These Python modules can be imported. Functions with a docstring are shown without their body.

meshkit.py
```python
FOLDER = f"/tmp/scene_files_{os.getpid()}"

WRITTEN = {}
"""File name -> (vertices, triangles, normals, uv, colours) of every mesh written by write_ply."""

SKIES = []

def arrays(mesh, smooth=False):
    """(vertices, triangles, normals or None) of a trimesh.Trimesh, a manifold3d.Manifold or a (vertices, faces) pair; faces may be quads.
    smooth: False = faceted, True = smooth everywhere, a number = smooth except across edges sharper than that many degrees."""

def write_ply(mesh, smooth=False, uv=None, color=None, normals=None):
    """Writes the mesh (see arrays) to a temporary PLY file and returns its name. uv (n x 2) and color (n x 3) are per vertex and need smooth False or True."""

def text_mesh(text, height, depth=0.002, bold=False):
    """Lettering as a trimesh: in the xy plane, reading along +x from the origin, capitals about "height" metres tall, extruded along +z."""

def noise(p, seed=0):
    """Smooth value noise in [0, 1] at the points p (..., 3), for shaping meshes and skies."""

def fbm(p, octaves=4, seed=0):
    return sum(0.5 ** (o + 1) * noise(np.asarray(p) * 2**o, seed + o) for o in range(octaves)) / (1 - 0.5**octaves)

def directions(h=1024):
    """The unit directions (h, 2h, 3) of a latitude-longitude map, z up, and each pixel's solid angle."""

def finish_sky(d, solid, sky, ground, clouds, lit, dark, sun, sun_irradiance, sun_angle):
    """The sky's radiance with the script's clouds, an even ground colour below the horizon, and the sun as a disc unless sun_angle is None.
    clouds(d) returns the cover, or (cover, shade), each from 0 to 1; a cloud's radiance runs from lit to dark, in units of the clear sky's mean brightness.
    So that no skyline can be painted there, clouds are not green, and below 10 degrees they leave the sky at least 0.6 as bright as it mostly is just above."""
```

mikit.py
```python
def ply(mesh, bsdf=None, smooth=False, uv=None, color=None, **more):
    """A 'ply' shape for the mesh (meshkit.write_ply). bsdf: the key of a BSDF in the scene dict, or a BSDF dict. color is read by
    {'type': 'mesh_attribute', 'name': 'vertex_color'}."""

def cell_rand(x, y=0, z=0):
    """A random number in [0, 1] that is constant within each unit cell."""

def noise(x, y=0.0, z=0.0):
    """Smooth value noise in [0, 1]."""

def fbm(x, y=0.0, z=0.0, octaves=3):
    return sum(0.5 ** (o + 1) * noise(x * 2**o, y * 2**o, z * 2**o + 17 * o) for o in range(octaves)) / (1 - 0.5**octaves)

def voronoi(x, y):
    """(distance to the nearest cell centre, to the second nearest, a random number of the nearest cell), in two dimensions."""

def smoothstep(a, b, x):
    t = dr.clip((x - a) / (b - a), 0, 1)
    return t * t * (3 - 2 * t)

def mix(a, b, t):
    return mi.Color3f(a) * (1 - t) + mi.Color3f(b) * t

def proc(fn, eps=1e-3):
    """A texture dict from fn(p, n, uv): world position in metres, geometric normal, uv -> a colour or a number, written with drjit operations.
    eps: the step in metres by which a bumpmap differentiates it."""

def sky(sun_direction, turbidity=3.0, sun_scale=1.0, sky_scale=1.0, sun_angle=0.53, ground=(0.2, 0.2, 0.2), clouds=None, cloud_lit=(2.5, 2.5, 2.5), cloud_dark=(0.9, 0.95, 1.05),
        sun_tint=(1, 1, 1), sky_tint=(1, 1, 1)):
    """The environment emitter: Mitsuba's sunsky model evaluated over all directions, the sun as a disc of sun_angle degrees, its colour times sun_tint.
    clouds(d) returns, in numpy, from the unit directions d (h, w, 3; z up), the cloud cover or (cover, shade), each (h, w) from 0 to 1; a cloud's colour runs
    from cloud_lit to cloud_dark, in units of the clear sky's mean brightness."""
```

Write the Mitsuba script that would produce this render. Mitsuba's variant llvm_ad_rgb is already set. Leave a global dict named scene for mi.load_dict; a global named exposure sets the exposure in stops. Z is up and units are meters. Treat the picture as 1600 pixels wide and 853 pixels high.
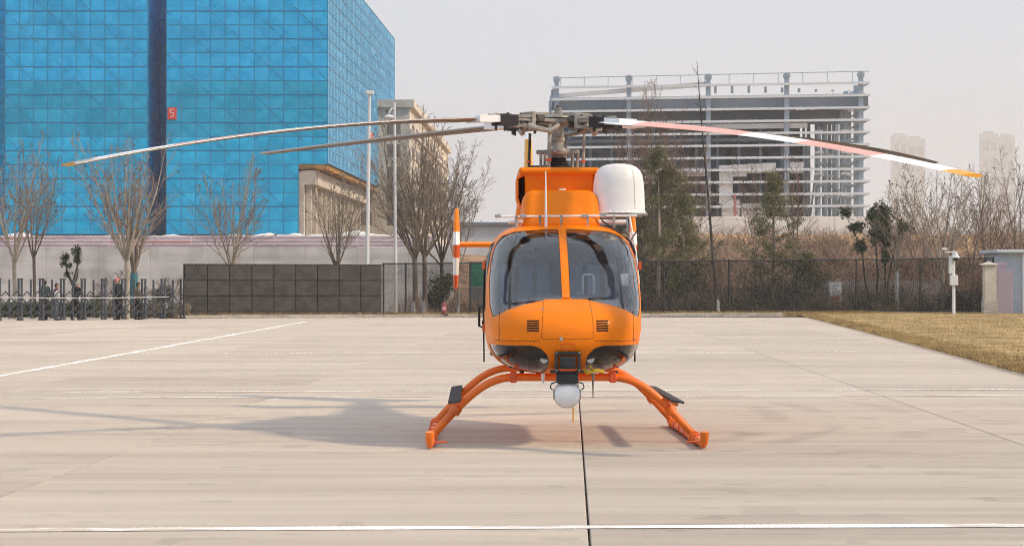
import math, random
import numpy as np, trimesh, manifold3d as m3, drjit as dr, mitsuba as mi, mikit, meshkit
from mikit import proc, noise, fbm, smoothstep, mix, cell_rand
from scipy.interpolate import PchipInterpolator
from shapely.geometry import Polygon

# ------------------------------------------------------------------ camera, sky, haze, exposure
scene, labels = {'type': 'scene'}, {}
FOC, EYE, HZ = 3770.0, 1.43, 450.0                       # focal length and horizon in pixels of a 1600 px wide picture; eye height in metres
T = mi.ScalarTransform4f
HAZE_DENSITY = 0.0003
scene['haze_air'] = {'type': 'homogeneous', 'albedo': {'type': 'rgb', 'value': [.95, .95, .95]}, 'sigma_t': HAZE_DENSITY}
scene['camera'] = {'type': 'perspective', 'fov': 2 * math.degrees(math.atan(800 / FOC)), 'fov_axis': 'x', 'near_clip': .1, 'far_clip': 9000.,
                   'to_world': T().look_at([0, 0, EYE], [0, 100, EYE + 100 * (HZ - 426.5) / FOC], [0, 0, 1]), 'medium': {'type': 'ref', 'id': 'haze_air'}}
def veil(d):                                             # a thin even veil of high cloud, a little thicker in places
    return .9 + .08 * meshkit.fbm(d * np.array([2.5, 2.5, 6.]), 3, 4), .15 * meshkit.fbm(d * 3., 2, 9)
scene['sky'] = mikit.sky((1.17, -.45, 1.0), turbidity=4, sun_scale=.74, sun_angle=3.6, clouds=veil, cloud_lit=(2.80, 3.14, 3.60), cloud_dark=(2.2, 2.46, 2.83), sun_tint=(1, .97, .92), ground=(.3, .27, .24))
exposure = 1.40

# ------------------------------------------------------------------ helpers
def X(px, d): return (px - 800) * d / FOC                # pixel measurements of the photograph turned into metres at a known distance
def Z(py, d): return EYE + (HZ - py) * d / FOC
def numbered(key):
    if key not in scene and key not in labels and not any(k.startswith(key + '__') for k in scene): return key
    i = 1
    while True:
        k = f'{key}_{i:03d}'
        if k not in scene and k not in labels and not any(q.startswith(k + '__') for q in scene): return k
        i += 1
_count = {}
def fresh(key):
    n = _count.get(key, 0); _count[key] = n + 1
    return key if n == 0 else f'{key}_{n:03d}'
def thing(name, label, cat, group=None):
    key = fresh(name); labels[key] = {'label': label, 'category': cat}
    if group: labels[key]['group'] = group
    return key
def obj(name, mesh, mat, parent=None, smooth=False, label=None, cat=None, group=None, kind=None, **kw):
    key = fresh((parent + '__' if parent else '') + name)
    scene[key] = mesh if isinstance(mesh, dict) else mikit.ply(mesh, mat, smooth=smooth, **kw)
    d = {k: v for k, v in (('label', label), ('category', cat), ('group', group), ('kind', kind)) if v}
    if d: labels[key] = d
    return key
def cat(ms):
    ms = [m for m in ms if m is not None and len(m.faces)]
    return trimesh.util.concatenate(ms)
def TM(v, f): return trimesh.Trimesh(np.asarray(v, float), np.asarray(f, int), process=False)
def box(x0, x1, y0, y1, z0, z1):
    v = np.array([[x, y, z] for x in (x0, x1) for y in (y0, y1) for z in (z0, z1)], float)
    f = [[0, 1, 3], [0, 3, 2], [4, 6, 7], [4, 7, 5], [0, 4, 5], [0, 5, 1], [2, 3, 7], [2, 7, 6], [0, 2, 6], [0, 6, 4], [1, 5, 7], [1, 7, 3]]
    return TM(v, f)
def cbox(x0, x1, y0, y1, z0, z1, c=.01):                 # a box with chamfered edges
    P = []
    for sx, x in ((1, x0), (-1, x1)):
        for sy, y in ((1, y0), (-1, y1)):
            for sz, z in ((1, z0), (-1, z1)):
                P += [[x + sx * c, y + sy * c, z], [x + sx * c, y, z + sz * c], [x, y + sy * c, z + sz * c]]
    return trimesh.convex.convex_hull(np.array(P))
def hull(*pr, seg=24):                                    # hull of balls (x, y, z, r)
    M = [m3.Manifold.sphere(r, seg).translate((x, y, z)) for x, y, z, r in pr]
    return m3.Manifold.batch_hull(M)
def mf(m):
    a = m.to_mesh(); return TM(a.vert_properties[:, :3], a.tri_verts)
def rbox(x0, x1, y0, y1, z0, z1, r, seg=20):
    return mf(hull(*[(x, y, z, r) for x in (x0 + r, x1 - r) for y in (y0 + r, y1 - r) for z in (z0 + r, z1 - r)], seg=seg))
def tube(pts, rad, n=8, caps=True, squash=1.0):
    pts = np.asarray(pts, float); m = len(pts); rad = np.broadcast_to(np.asarray(rad, float), (m,))
    t = np.gradient(pts, axis=0); t /= np.linalg.norm(t, axis=1, keepdims=True) + 1e-12
    a = np.array([0, 0, 1.]) if abs(t[0, 2]) < .9 else np.array([1., 0, 0]); V = []
    for i in range(m):
        a = a - t[i] * (a @ t[i]); a /= np.linalg.norm(a); b = np.cross(t[i], a)
        ang = np.arange(n) * 2 * math.pi / n
        V.append(pts[i] + rad[i] * (np.cos(ang)[:, None] * a + squash * np.sin(ang)[:, None] * b))
    V = np.vstack(V); F = []
    i, j = np.meshgrid(np.arange(m - 1), np.arange(n), indexing='ij'); i, j = i.ravel(), j.ravel(); k = (j + 1) % n
    F = np.vstack([np.c_[i * n + j, i * n + k, (i + 1) * n + k], np.c_[i * n + j, (i + 1) * n + k, (i + 1) * n + j]])
    if caps:
        V = np.vstack([V, pts[0], pts[-1]]); j = np.arange(n); k = (j + 1) % n
        F = np.vstack([F, np.c_[np.full(n, m * n), k, j], np.c_[np.full(n, m * n + 1), (m - 1) * n + j, (m - 1) * n + k]])
    return TM(V, F)
def segs_mesh(S, n=4):                                    # S: rows p0 p1 r0 r1 -> open tapered tubes
    S = np.asarray(S, float); p, q, r0, r1 = S[:, :3], S[:, 3:6], S[:, 6:7], S[:, 7:8]
    t = q - p; t /= np.linalg.norm(t, axis=1, keepdims=True) + 1e-9
    a = np.cross(t, np.where(np.abs(t[:, 2:3]) < .9, [[0, 0, 1.]], [[1., 0, 0]])); a /= np.linalg.norm(a, axis=1, keepdims=True); b = np.cross(t, a)
    V, N = [], len(S)
    for pt, r in ((p, r0), (q, r1)):
        for k in range(n):
            w = 2 * math.pi * k / n; V.append(pt + r * (math.cos(w) * a + math.sin(w) * b))
    V = np.stack(V, 1).reshape(-1, 3); base = np.arange(N)[:, None] * 2 * n; F = []
    for k in range(n):
        l = (k + 1) % n
        F += [np.hstack([base + k, base + l, base + n + l]), np.hstack([base + k, base + n + l, base + n + k])]
    return TM(V, np.vstack(F))
def lathe(prof, n=40, at=(0, 0, 0)):
    m = trimesh.creation.revolve(np.array(prof, float), sections=n); m.apply_translation(at); return m
def clip(m, s):                                           # keeps the part of the mesh where s > 0 (s: one value per vertex)
    V, F = np.asarray(m.vertices), np.asarray(m.faces); s = np.where(np.abs(s) < 1e-6, 1e-6, s); k = (s[F] > 0).sum(1)
    out = [F[k == 3]]; V2, n, memo = [], len(V), {}
    def cut(a, b):
        key = (min(a, b), max(a, b))
        if key not in memo:
            w = s[a] / (s[a] - s[b]); V2.append(V[a] + w * (V[b] - V[a])); memo[key] = n + len(V2) - 1
        return memo[key]
    new = []
    for f in F[(k == 1) | (k == 2)]:
        for r in range(3):
            a, b, c = f[r], f[(r + 1) % 3], f[(r + 2) % 3]
            if s[a] > 0 and s[b] <= 0 and s[c] <= 0: new.append([a, cut(a, b), cut(a, c)]); break
            if s[a] <= 0 and s[b] > 0 and s[c] > 0:
                x, y = cut(a, b), cut(a, c); new += [[x, b, c], [x, c, y]]; break
    r = TM(np.vstack([V] + ([np.array(V2)] if V2 else [])), np.vstack(out + ([np.array(new)] if new else [])))
    r.remove_unreferenced_vertices(); return r
def poly_sdf(P, poly):                                    # > 0 inside
    P, Q = np.asarray(P, float), np.asarray(poly, float); d = np.full(len(P), 1e9); c = np.zeros(len(P), bool)
    for a, b in zip(Q, np.roll(Q, -1, 0)):
        e, w = b - a, P - a; t = np.clip((w @ e) / (e @ e), 0, 1); d = np.minimum(d, np.linalg.norm(w - t[:, None] * e, axis=1))
        c ^= ((a[1] > P[:, 1]) != (b[1] > P[:, 1])) & (P[:, 0] < (b[0] - a[0]) * (P[:, 1] - a[1]) / (b[1] - a[1] + 1e-15) + a[0])
    return np.where(c, d, -d)
def tri_soup(C, A, B):                                    # loose triangles with corners C, C+A, C+B
    V = np.stack([C, C + A, C + B], 1).reshape(-1, 3); return TM(V, np.arange(len(V)).reshape(-1, 3))

# ------------------------------------------------------------------ materials
def mat(name, col, rough=.6, two=True, **kw):
    b = {'type': 'principled', 'base_color': col if isinstance(col, dict) else {'type': 'rgb', 'value': list(col)}, 'roughness': rough, **kw}
    scene[name] = {'type': 'twosided', 'bsdf': b} if two else b
    return name
def grain(a, b, fx, fy, fz, octv=3, lo=.35, hi=.65):
    return proc(lambda p, n, uv: mix(a, b, smoothstep(lo, hi, fbm(p.x * fx, p.y * fy, p.z * fz, octv))))
# ------------------------------------------------------------------ ground: apron slabs, markings, lawn, terrain
def concrete(tone):
    def f(p, n, uv):
        broom = fbm(p.x * .35, p.y * 5., 3. + tone * 40, 4)
        broad = fbm(p.x * .16, p.y * .7, 9. + tone * 10, 3)
        fine = noise(p.x * 40, p.y * 90)
        c = mix((.36, .305, .258), (.452, .392, .328), smoothstep(.3, .7, broom * .5 + broad * .5)) * (.95 + .07 * fine + tone * .1)
        r = dr.sqrt(dr.square(p.x + 9.8) + dr.square((p.y - 27.6)))                    # tyre marks left by a turning vehicle
        arc = smoothstep(.22, .06, dr.abs(r - 12.75)) + smoothstep(.2, .06, dr.abs(r - 13.35)) + .8 * smoothstep(.22, .05, dr.abs(r - 14.3)) + .7 * smoothstep(.2, .05, dr.abs(r - 16.1))
        arc = arc * smoothstep(.3, .62, noise(p.x * 1.4, p.y * 1.1, 5)) * smoothstep(19.5, 22., p.y) * smoothstep(33, 28, p.y) * smoothstep(1.2, 1.9, p.x)
        c = c * (1 - .17 * dr.minimum(arc, 1) * (.6 + .4 * noise(p.x * 30, p.y * 9)))
        spot = smoothstep(.70, .78, noise(p.x * .55, p.y * 1.1, 31)) * smoothstep(.42, .62, noise(p.x * 3, p.y * 3, 7))
        fleck = smoothstep(.86, .9, noise(p.x * 3.1, p.y * 4.2, 77))
        return c * (1 - .10 * spot) * (1 - .12 * fleck)
    return f
for i in range(4): mat(f'concrete_{i}', proc(concrete((i - 1.5) * .28)), .85)
mat('joint_filler', (.085, .07, .06), .9)
mat('kerb_stone_mat', grain((.36, .32, .28), (.5, .45, .4), 2.2, 2.2, 9), .85)
def paint(p, n, uv):
    w = smoothstep(.34, .58, fbm(p.x * 1.3, p.y * 4, 2, 3) * .7 + .3 * noise(p.x * 9, p.y * 30))
    return mix((.52, .44, .38), (.85, .83, .8), w)
mat('line_paint', proc(paint), .7)
mat('earth', grain((.12, .085, .06), (.24, .17, .115), .8, .8, .8), .95)
mat('bank_earth', proc(lambda p, n, uv: mix(mix((.13, .08, .055), (.27, .165, .10), smoothstep(.35, .65, fbm(p.x * .9, p.y * .9, p.z * 1.2, 4))), (.42, .26, .12), smoothstep(.45, .6, fbm(p.x * .16, p.y * .1, 4., 3) + (p.z - 4.6) * .22))), .95)
mat('lawn_mat', grain((.20, .135, .055), (.36, .25, .115), 1.6, 1.6, 3, 4), .95)
mat('blade_mat', proc(lambda p, n, uv: mix((.27, .18, .075), (.46, .33, .155), smoothstep(.3, .7, noise(p.x * 5, p.y * 5) * .4 + .6 * fbm(p.x * .5, p.y * .35, 1., 3)))), .9)
obj('apron', box(-40, 30, 1, 128, -.12, -.03), 'joint_filler', kind='structure')
SLAB_W, ang = 4.02, math.atan(92 / FOC)
rng = random.Random(5)
def lawn_edge(y): return 5.35 + .0795 * y - .0001 * (y - 40) ** 2 * .55
ys = [8.2 + 6.4 * i for i in range(18)]
for a, b in zip(ys[:-1], ys[1:]):
    ym = (a + b) / 2
    for k in range(-9, 7):
        x0 = .105 + k * SLAB_W                            # joint beside the helicopter's nose runs off to the right by a degree and a half
        xl, xr = x0 + math.tan(ang) * a, x0 + SLAB_W + math.tan(ang) * b
        if xr < -.225 * b - 3 or xl > .225 * b + 3 or xl > lawn_edge(b) + .2: continue
        g = .007 if k in (0,) else .0055; h = .007 if k + 1 == 0 else .0055
        V = []
        for z, c in ((-.03, 0), (-.006, 0), (0, .006)):
            V += [[x0 + g + c + math.tan(ang) * a, a + .004 + c, z], [x0 + SLAB_W - h - c + math.tan(ang) * a, a + .004 + c, z],
                  [x0 + SLAB_W - h - c + math.tan(ang) * b, b - .004 - c, z], [x0 + g + c + math.tan(ang) * b, b - .004 - c, z]]
        F = [[8, 9, 10], [8, 10, 11]]
        for l in (0, 4):
            for q in range(4): r = (q + 1) % 4; F += [[l + q, l + r, l + 4 + r], [l + q, l + 4 + r, l + 4 + q]]
        obj('slab', TM(V, F), f'concrete_{rng.randrange(4)}', 'apron')
def strip(pts, w, z=.004, wob=.0, seed=1, step=1.1):
    r = np.random.default_rng(seed); pts = np.asarray(pts, float); n = max(2, int(np.linalg.norm(pts[1] - pts[0]) / step))
    t = np.linspace(0, 1, n)[:, None]; c = pts[0] + t * (pts[1] - pts[0]); d = (pts[1] - pts[0]) / np.linalg.norm(pts[1] - pts[0]); s = np.array([-d[1], d[0]])
    e = (r.random((n, 2)) - .5) * wob
    L, R = c + s * (w / 2 + e[:, :1]), c - s * (w / 2 + e[:, 1:]); V = np.vstack([np.c_[L, np.full(n, z)], np.c_[R, np.full(n, z)]])
    i = np.arange(n - 1); return TM(V, np.vstack([np.c_[i, n + i, n + i + 1], np.c_[i, n + i + 1, i + 1]]))
mk = dict(kind='structure')
obj('painted_line', strip([(-4.4, 14.2), (4.4, 14.62)], .19, wob=.05), 'line_paint', **mk)
obj('painted_line', strip([(-9, 33.0), (9.5, 34.2)], .17, wob=.04), 'line_paint', **mk)
obj('painted_line', strip([(-9, 31.2), (9.5, 32.3)], .13, wob=.04), 'line_paint', **mk)
obj('painted_line', strip([(-8.5, 53.0), (10, 54.6)], .14, wob=.04), 'line_paint', **mk)
obj('painted_line', strip([(-8.27, 30.), (-8.75, 103)], .16, wob=.05), 'line_paint', **mk)
# lawn to the right of the apron, with a ragged edge of dry grass
g = np.random.default_rng(3)
yy = np.r_[np.arange(34, 60, .35), np.arange(60, 134, 1.)]; V, F = [], []
for y in yy:
    e = lawn_edge(y)
    for q in np.r_[0, .05, .25, .7, 1.5, 3, 6, 12, 24, 40]: V.append([e + q, y, 0 if q == 0 else .035 + .05 * meshkit.noise(np.array([q * 2 + e, y * 1.3, 0.])) + (.02 if q > .1 else 0)])
n = 10
for i in range(len(yy) - 1):
    for j in range(n - 1): a = i * n + j; F += [[a, a + 1, a + n + 1], [a, a + n + 1, a + n]]
V = np.array(V); V[:, 2] += .002
obj('lawn', TM(V, F), 'lawn_mat', smooth=True, kind='structure')
N = 95000
y = 36 + 92 * g.random(N) ** 1.35; e = np.array([lawn_edge(q) for q in y]); x = e - .14 + np.where(g.random(N) < .34, .9 * g.random(N) ** 1.6, 20 * g.random(N) * (.25 + y / 150))
keep = x < .23 * y + 1; x, y = x[keep], y[keep]; N = len(x)
hgt = (.05 + .07 * g.random(N)) * (1 + .5 * (g.random(N) < .1)); az = g.random(N) * 6.283; w = .012 + .012 * g.random(N) + y * .00012
C = np.c_[x, y, np.full(N, .03)]; A = np.c_[np.cos(az) * w, np.sin(az) * w, 0 * w]; B = np.c_[(g.random(N) - .5) * hgt * 1.5, (g.random(N) - .5) * hgt * 1.5, hgt]
obj('dry_grass', tri_soup(C, A, B), 'blade_mat', kind='stuff', label='dry straw coloured grass of the lawn beside the concrete apron', cat='grass')
# the far terrain: flat behind the apron, a brown bank on the right, a terrace behind the retaining wall on the left
def ground_z(x, y):
    s = lambda a, b, q: np.clip((q - a) / (b - a), 0, 1) ** 2 * (3 - 2 * np.clip((q - a) / (b - a), 0, 1))
    right = 4.2 * s(133, 172, y) + 3.6 * s(175, 285, y)
    left = 3.7 * s(140.35, 140.9, y) + .6 * s(141, 170, y)
    w = s(-7.5, -1.5, x - (y - 140) * .0); r = -.08 + left * (1 - w) + right * w
    return r + .5 * (meshkit.fbm(np.stack([x * .12, y * .12, 0 * x], -1), 3, 2) - .5) * s(132, 150, y) * w
xs = np.r_[-3000, -1200, -500, -200, -120, np.arange(-80, 90, 1.4), 120, 200, 500, 1200, 3000]
yy = np.r_[-60, -20, 0, 60, 110, 125, np.arange(128, 140, 1.3), 140.3, 140.6, 140.95, np.arange(142, 182, 1.5), 190, 200, 215, 230, 250, 270, 290, 330, 400, 600, 1000, 1600, 4300]
gx, gy = np.meshgrid(xs, yy); V = np.c_[gx.ravel(), gy.ravel(), ground_z(gx, gy).ravel()]; F = []; nx = len(xs)
i, j = np.meshgrid(np.arange(len(yy) - 1), np.arange(nx - 1), indexing='ij'); a = (i * nx + j).ravel(); F = np.vstack([np.c_[a, a + 1, a + nx + 1], np.c_[a, a + nx + 1, a + nx]])
V[:, 2] -= .06
obj('ground', TM(V, F), 'bank_earth', smooth=True, kind='structure')
# kerb stones and the dry verge behind them
def kerb_y(x): return 110.5 + (x + 15.2) * .42 if x < -14.9 else 112.2 + (x + 15) * .30
ka, kb = np.array([-15.5, 112.4]), np.array([13.9, 124.0]); L = np.linalg.norm(kb - ka); d = (kb - ka) / L; s = np.array([-d[1], d[0]])
kr = thing('kerb', 'long low concrete kerb along the far edge of the apron', 'kerb')
M = np.eye(4); M[:2, 0], M[:2, 1], M[:2, 3] = d, s, ka
def put(m, M): m.apply_transform(M); return m
t = 0
while t < L:
    l = .98 + rng.random() * .04; q = min(t + l, L)
    obj('stone', put(cbox(t + .008, q - .008, 0, .3, -.05, .15 + rng.uniform(-.006, .006), .015), M), 'kerb_stone_mat', kr); t = q
obj('verge', put(box(0, L + 20, .3, 6.5, -.05, .12), M), 'lawn_mat', kind='structure')
N = 16000; a = g.random(N) * (L + 6); b = .3 + g.random(N) ** 1.6 * 4.5; P = ka + np.outer(a, d) + np.outer(b, s); h = .06 + .16 * g.random(N) ** 2; az = g.random(N) * 6.28
obj('verge_grass', tri_soup(np.c_[P, np.full(N, .1)], np.c_[np.cos(az), np.sin(az), 0 * az] * .03, np.c_[(g.random((N, 2)) - .5) * .12, h]), 'blade_mat', kind='stuff', label='thin dry grass on the verge behind the kerb', cat='grass')
# ------------------------------------------------------------------ the helicopter (local axes: u to the photograph's right, v away from the camera, z up; the mast at u = v = 0)
def paintwork(base, dirt=.12):
    return proc(lambda p, n, uv: mi.Color3f(base) * (1 - dirt * smoothstep(.5, .75, fbm(p.x * 3, p.y * 3, p.z * 7, 4))))
mat('orange_paint', paintwork((.95, .235, .003), .08), .34, clearcoat=.3, clearcoat_gloss=.97, specular=.15)
mat('red_orange_paint', paintwork((.72, .10, .012)), .35, clearcoat=.5, clearcoat_gloss=.9)
mat('gear_orange', paintwork((.92, .19, .004), .25), .38, clearcoat=.5, clearcoat_gloss=.9)
mat('blade_red', paintwork((.78, .40, .34)), .45)
mat('white_paint', paintwork((.86, .87, .88), .05), .35, clearcoat=.4, clearcoat_gloss=.9)
mat('tip_yellow', (.75, .36, .03), .4)
mat('blade_under', paintwork((.17, .145, .12), .3), .5)
mat('blade_edge', (.50, .49, .48), .34, metallic=.75)
mat('black_rubber', (.018, .018, .02), .6)
mat('black_metal', (.022, .022, .025), .42)
mat('step_grip', grain((.035, .035, .038), (.06, .06, .065), 60, 60, 60), .85)
mat('hub_metal', grain((.24, .22, .19), (.46, .43, .38), 11, 11, 11, 4, .3, .7), .42, metallic=.3)
mat('hub_dark', grain((.05, .045, .04), (.13, .115, .10), 14, 14, 14), .5, metallic=.3)
mat('steel', (.5, .5, .5), .3, metallic=.9)
mat('cabin_dark', (.03, .032, .038), .7)
mat('cabin_grey', (.085, .09, .10), .7)
mat('seat_blue', grain((.05, .065, .10), (.075, .095, .14), 30, 30, 30), .8)
mat('seat_back', (.15, .19, .27), .75)
mat('strap_yellow', (.7, .45, .03), .7)
mat('dark_slot', (.012, .01, .01), .9)
scene['windshield_glass'] = {'type': 'thindielectric', 'int_ior': 1.5, 'specular_transmittance': {'type': 'rgb', 'value': [.70, .73, .77]}}
scene['chin_glass'] = {'type': 'thindielectric', 'int_ior': 1.35, 'specular_transmittance': {'type': 'rgb', 'value': [.17, .16, .15]}}
YAW = math.radians(.9); HM = np.eye(4); HM[:3, :3] = [[math.cos(YAW), -math.sin(YAW), 0], [math.sin(YAW), math.cos(YAW), 0], [0, 0, 1]]; HM[:3, 3] = [.452, 23.7, 0]
heli = thing('helicopter', 'orange helicopter with four drooping rotor blades parked nose-on on the concrete apron', 'helicopter')
def hp(name, mesh, m, parent=None, smooth=40, label=None):
    mesh = mesh.copy(); mesh.apply_transform(HM); return obj(name, mesh, m, parent or heli, smooth=smooth, label=label)
# body: cross sections along v
st = [  # v, half width, top, bottom, height of greatest width, exponent above, exponent below
    (-2.50, .0, 1.03, 1.01, 1.02, 2.2, 2.2), (-2.485, .15, 1.10, .93, 1.02, 2.2, 2.2), (-2.44, .30, 1.165, .865, 1.03, 2.3, 2.3), (-2.36, .435, 1.23, .785, 1.05, 2.5, 2.4),
    (-2.24, .545, 1.285, .728, 1.07, 2.7, 2.6), (-2.08, .625, 1.345, .685, 1.10, 2.8, 2.8), (-1.88, .675, 1.485, .66, 1.14, 2.9, 3.0), (-1.6, .705, 1.695, .648, 1.18, 3.1, 3.2),
    (-1.3, .72, 1.88, .645, 1.2, 3.5, 3.4), (-1.05, .724, 1.985, .645, 1.2, 3.9, 3.5), (-.8, .725, 2.03, .645, 1.2, 4.1, 3.5), (-.4, .725, 2.045, .645, 1.2, 4.2, 3.5), (1.0, .72, 2.05, .66, 1.22, 4.0, 3.4),
    (1.4, .66, 2.05, .74, 1.28, 3.4, 3.0), (1.9, .50, 2.04, .98, 1.45, 2.8, 2.6), (2.5, .33, 2.0, 1.32, 1.66, 2.3, 2.3), (3.3, .245, 1.985, 1.51, 1.75, 2.1, 2.1), (6.7, .13, 2.03, 1.77, 1.9, 2.0, 2.0)]
st = np.array(st); q_st = np.sqrt(st[:, 0] + 2.5); prof = [PchipInterpolator(q_st, st[:, k]) for k in range(1, 7)]
def loft(q0, q1, nq, nt, inset=0.):
    q = np.linspace(q0, q1, nq); th = np.linspace(0, 2 * math.pi, nt, endpoint=False)
    # even spacing round a boxy section
    w, zt, zb, zc, nu, nl = [f(q)[:, None] for f in prof]; c, s = np.cos(th)[None], np.sin(th)[None]
    up = s >= 0; n = np.where(up, nu, nl); rr = (np.abs(c) ** n + np.abs(s) ** n) ** (-1 / n)
    u = np.maximum(w - inset, .001) * c * rr; z = zc + np.where(up, zt - zc - inset, zc - zb - inset) * s * rr; v = np.broadcast_to((q ** 2 - 2.5)[:, None], u.shape)
    i, j = np.meshgrid(np.arange(nq - 1), np.arange(nt), indexing='ij'); i, j = i.ravel(), j.ravel(); k = (j + 1) % nt
    F = np.vstack([np.c_[i * nt + j, i * nt + k, (i + 1) * nt + k], np.c_[i * nt + j, (i + 1) * nt + k, (i + 1) * nt + j]])
    return TM(np.stack([u, v, z], -1).reshape(-1, 3), F)
def round_poly(P, r): return np.array(Polygon(P).buffer(-r, quad_segs=6).buffer(r, quad_segs=6).exterior.coords)[:-1]
def mirror(P): P = np.array(P, float); P[:, 0] *= -1; return P
WS = round_poly([(-.038, 1.335), (-.2, 1.323), (-.38, 1.285), (-.53, 1.235), (-.655, 1.165), (-.682, 1.28), (-.684, 1.5), (-.665, 1.70), (-.625, 1.83), (-.56, 1.915), (-.45, 1.955), (-.2, 1.975), (-.038, 1.98)], .02)
CH = round_poly([(-.75, .928), (-.31, .928), (-.235, .905), (-.175, .845), (-.155, .775), (-.17, .70), (-.23, .645), (-.3, .55), (-.75, .55)], .05)
HATCH = round_poly([(-.232, .985), (.232, .985), (.205, 1.33), (-.205, 1.33)], .02)
def inside(P, poly, front, back=None):                     # signed distance inside an outline seen from the front, up to a given depth
    s = poly_sdf(P[:, [0, 2]], poly); return np.minimum(s, (front - P[:, 1]) * .8) if front is not None else s
DOORW = round_poly([(-1.36, 1.24), (-.42, 1.22), (-.42, 1.84), (-.95, 1.84), (-1.22, 1.62)], .07)
REARW = round_poly([(-.28, 1.22), (.62, 1.24), (.62, 1.82), (-.28, 1.84)], .09)
def regions(P):
    R = {}
    for side, f in (('l', lambda p: p), ('r', mirror)):
        R['ws_' + side] = np.minimum(poly_sdf(P[:, [0, 2]], f(WS)), (-.9 - P[:, 1]))
        R['ch_' + side] = np.minimum(poly_sdf(P[:, [0, 2]], f(CH)), (-1.62 - P[:, 1]) + .25 * (P[:, 2] - .65))
        sd = -1 if side == 'l' else 1
        for nm, W in (('dw_', DOORW), ('rw_', REARW)): R[nm + side] = np.minimum(poly_sdf(P[:, 1:3], W), sd * P[:, 0] - .45)
    R['hatch'] = np.minimum(poly_sdf(P[:, [0, 2]], HATCH), (-1.9 - P[:, 1]))
    return R
body = loft(.0, math.sqrt(9.2), 330, 300)
shell = body
for k in ('ws_l', 'ws_r', 'ch_l', 'ch_r', 'dw_l', 'dw_r', 'rw_l', 'rw_r', 'hatch'):
    shell = clip(shell, -(regions(np.asarray(shell.vertices))[k]) - (.003 if k == 'hatch' else .002))
hp('fuselage', shell, 'orange_paint', smooth=35)
front = clip(body, 1.2 - np.asarray(body.vertices)[:, 1])
front.fix_normals()
def panel(k, off):
    m = clip(front, regions(np.asarray(front.vertices))[k] - .001); m.vertices = m.vertices + off * np.asarray(m.vertex_normals) * (1 if (np.asarray(m.vertex_normals) * (np.asarray(m.vertices) - [0, 0, 1.2])).sum() > 0 else -1); return m
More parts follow.
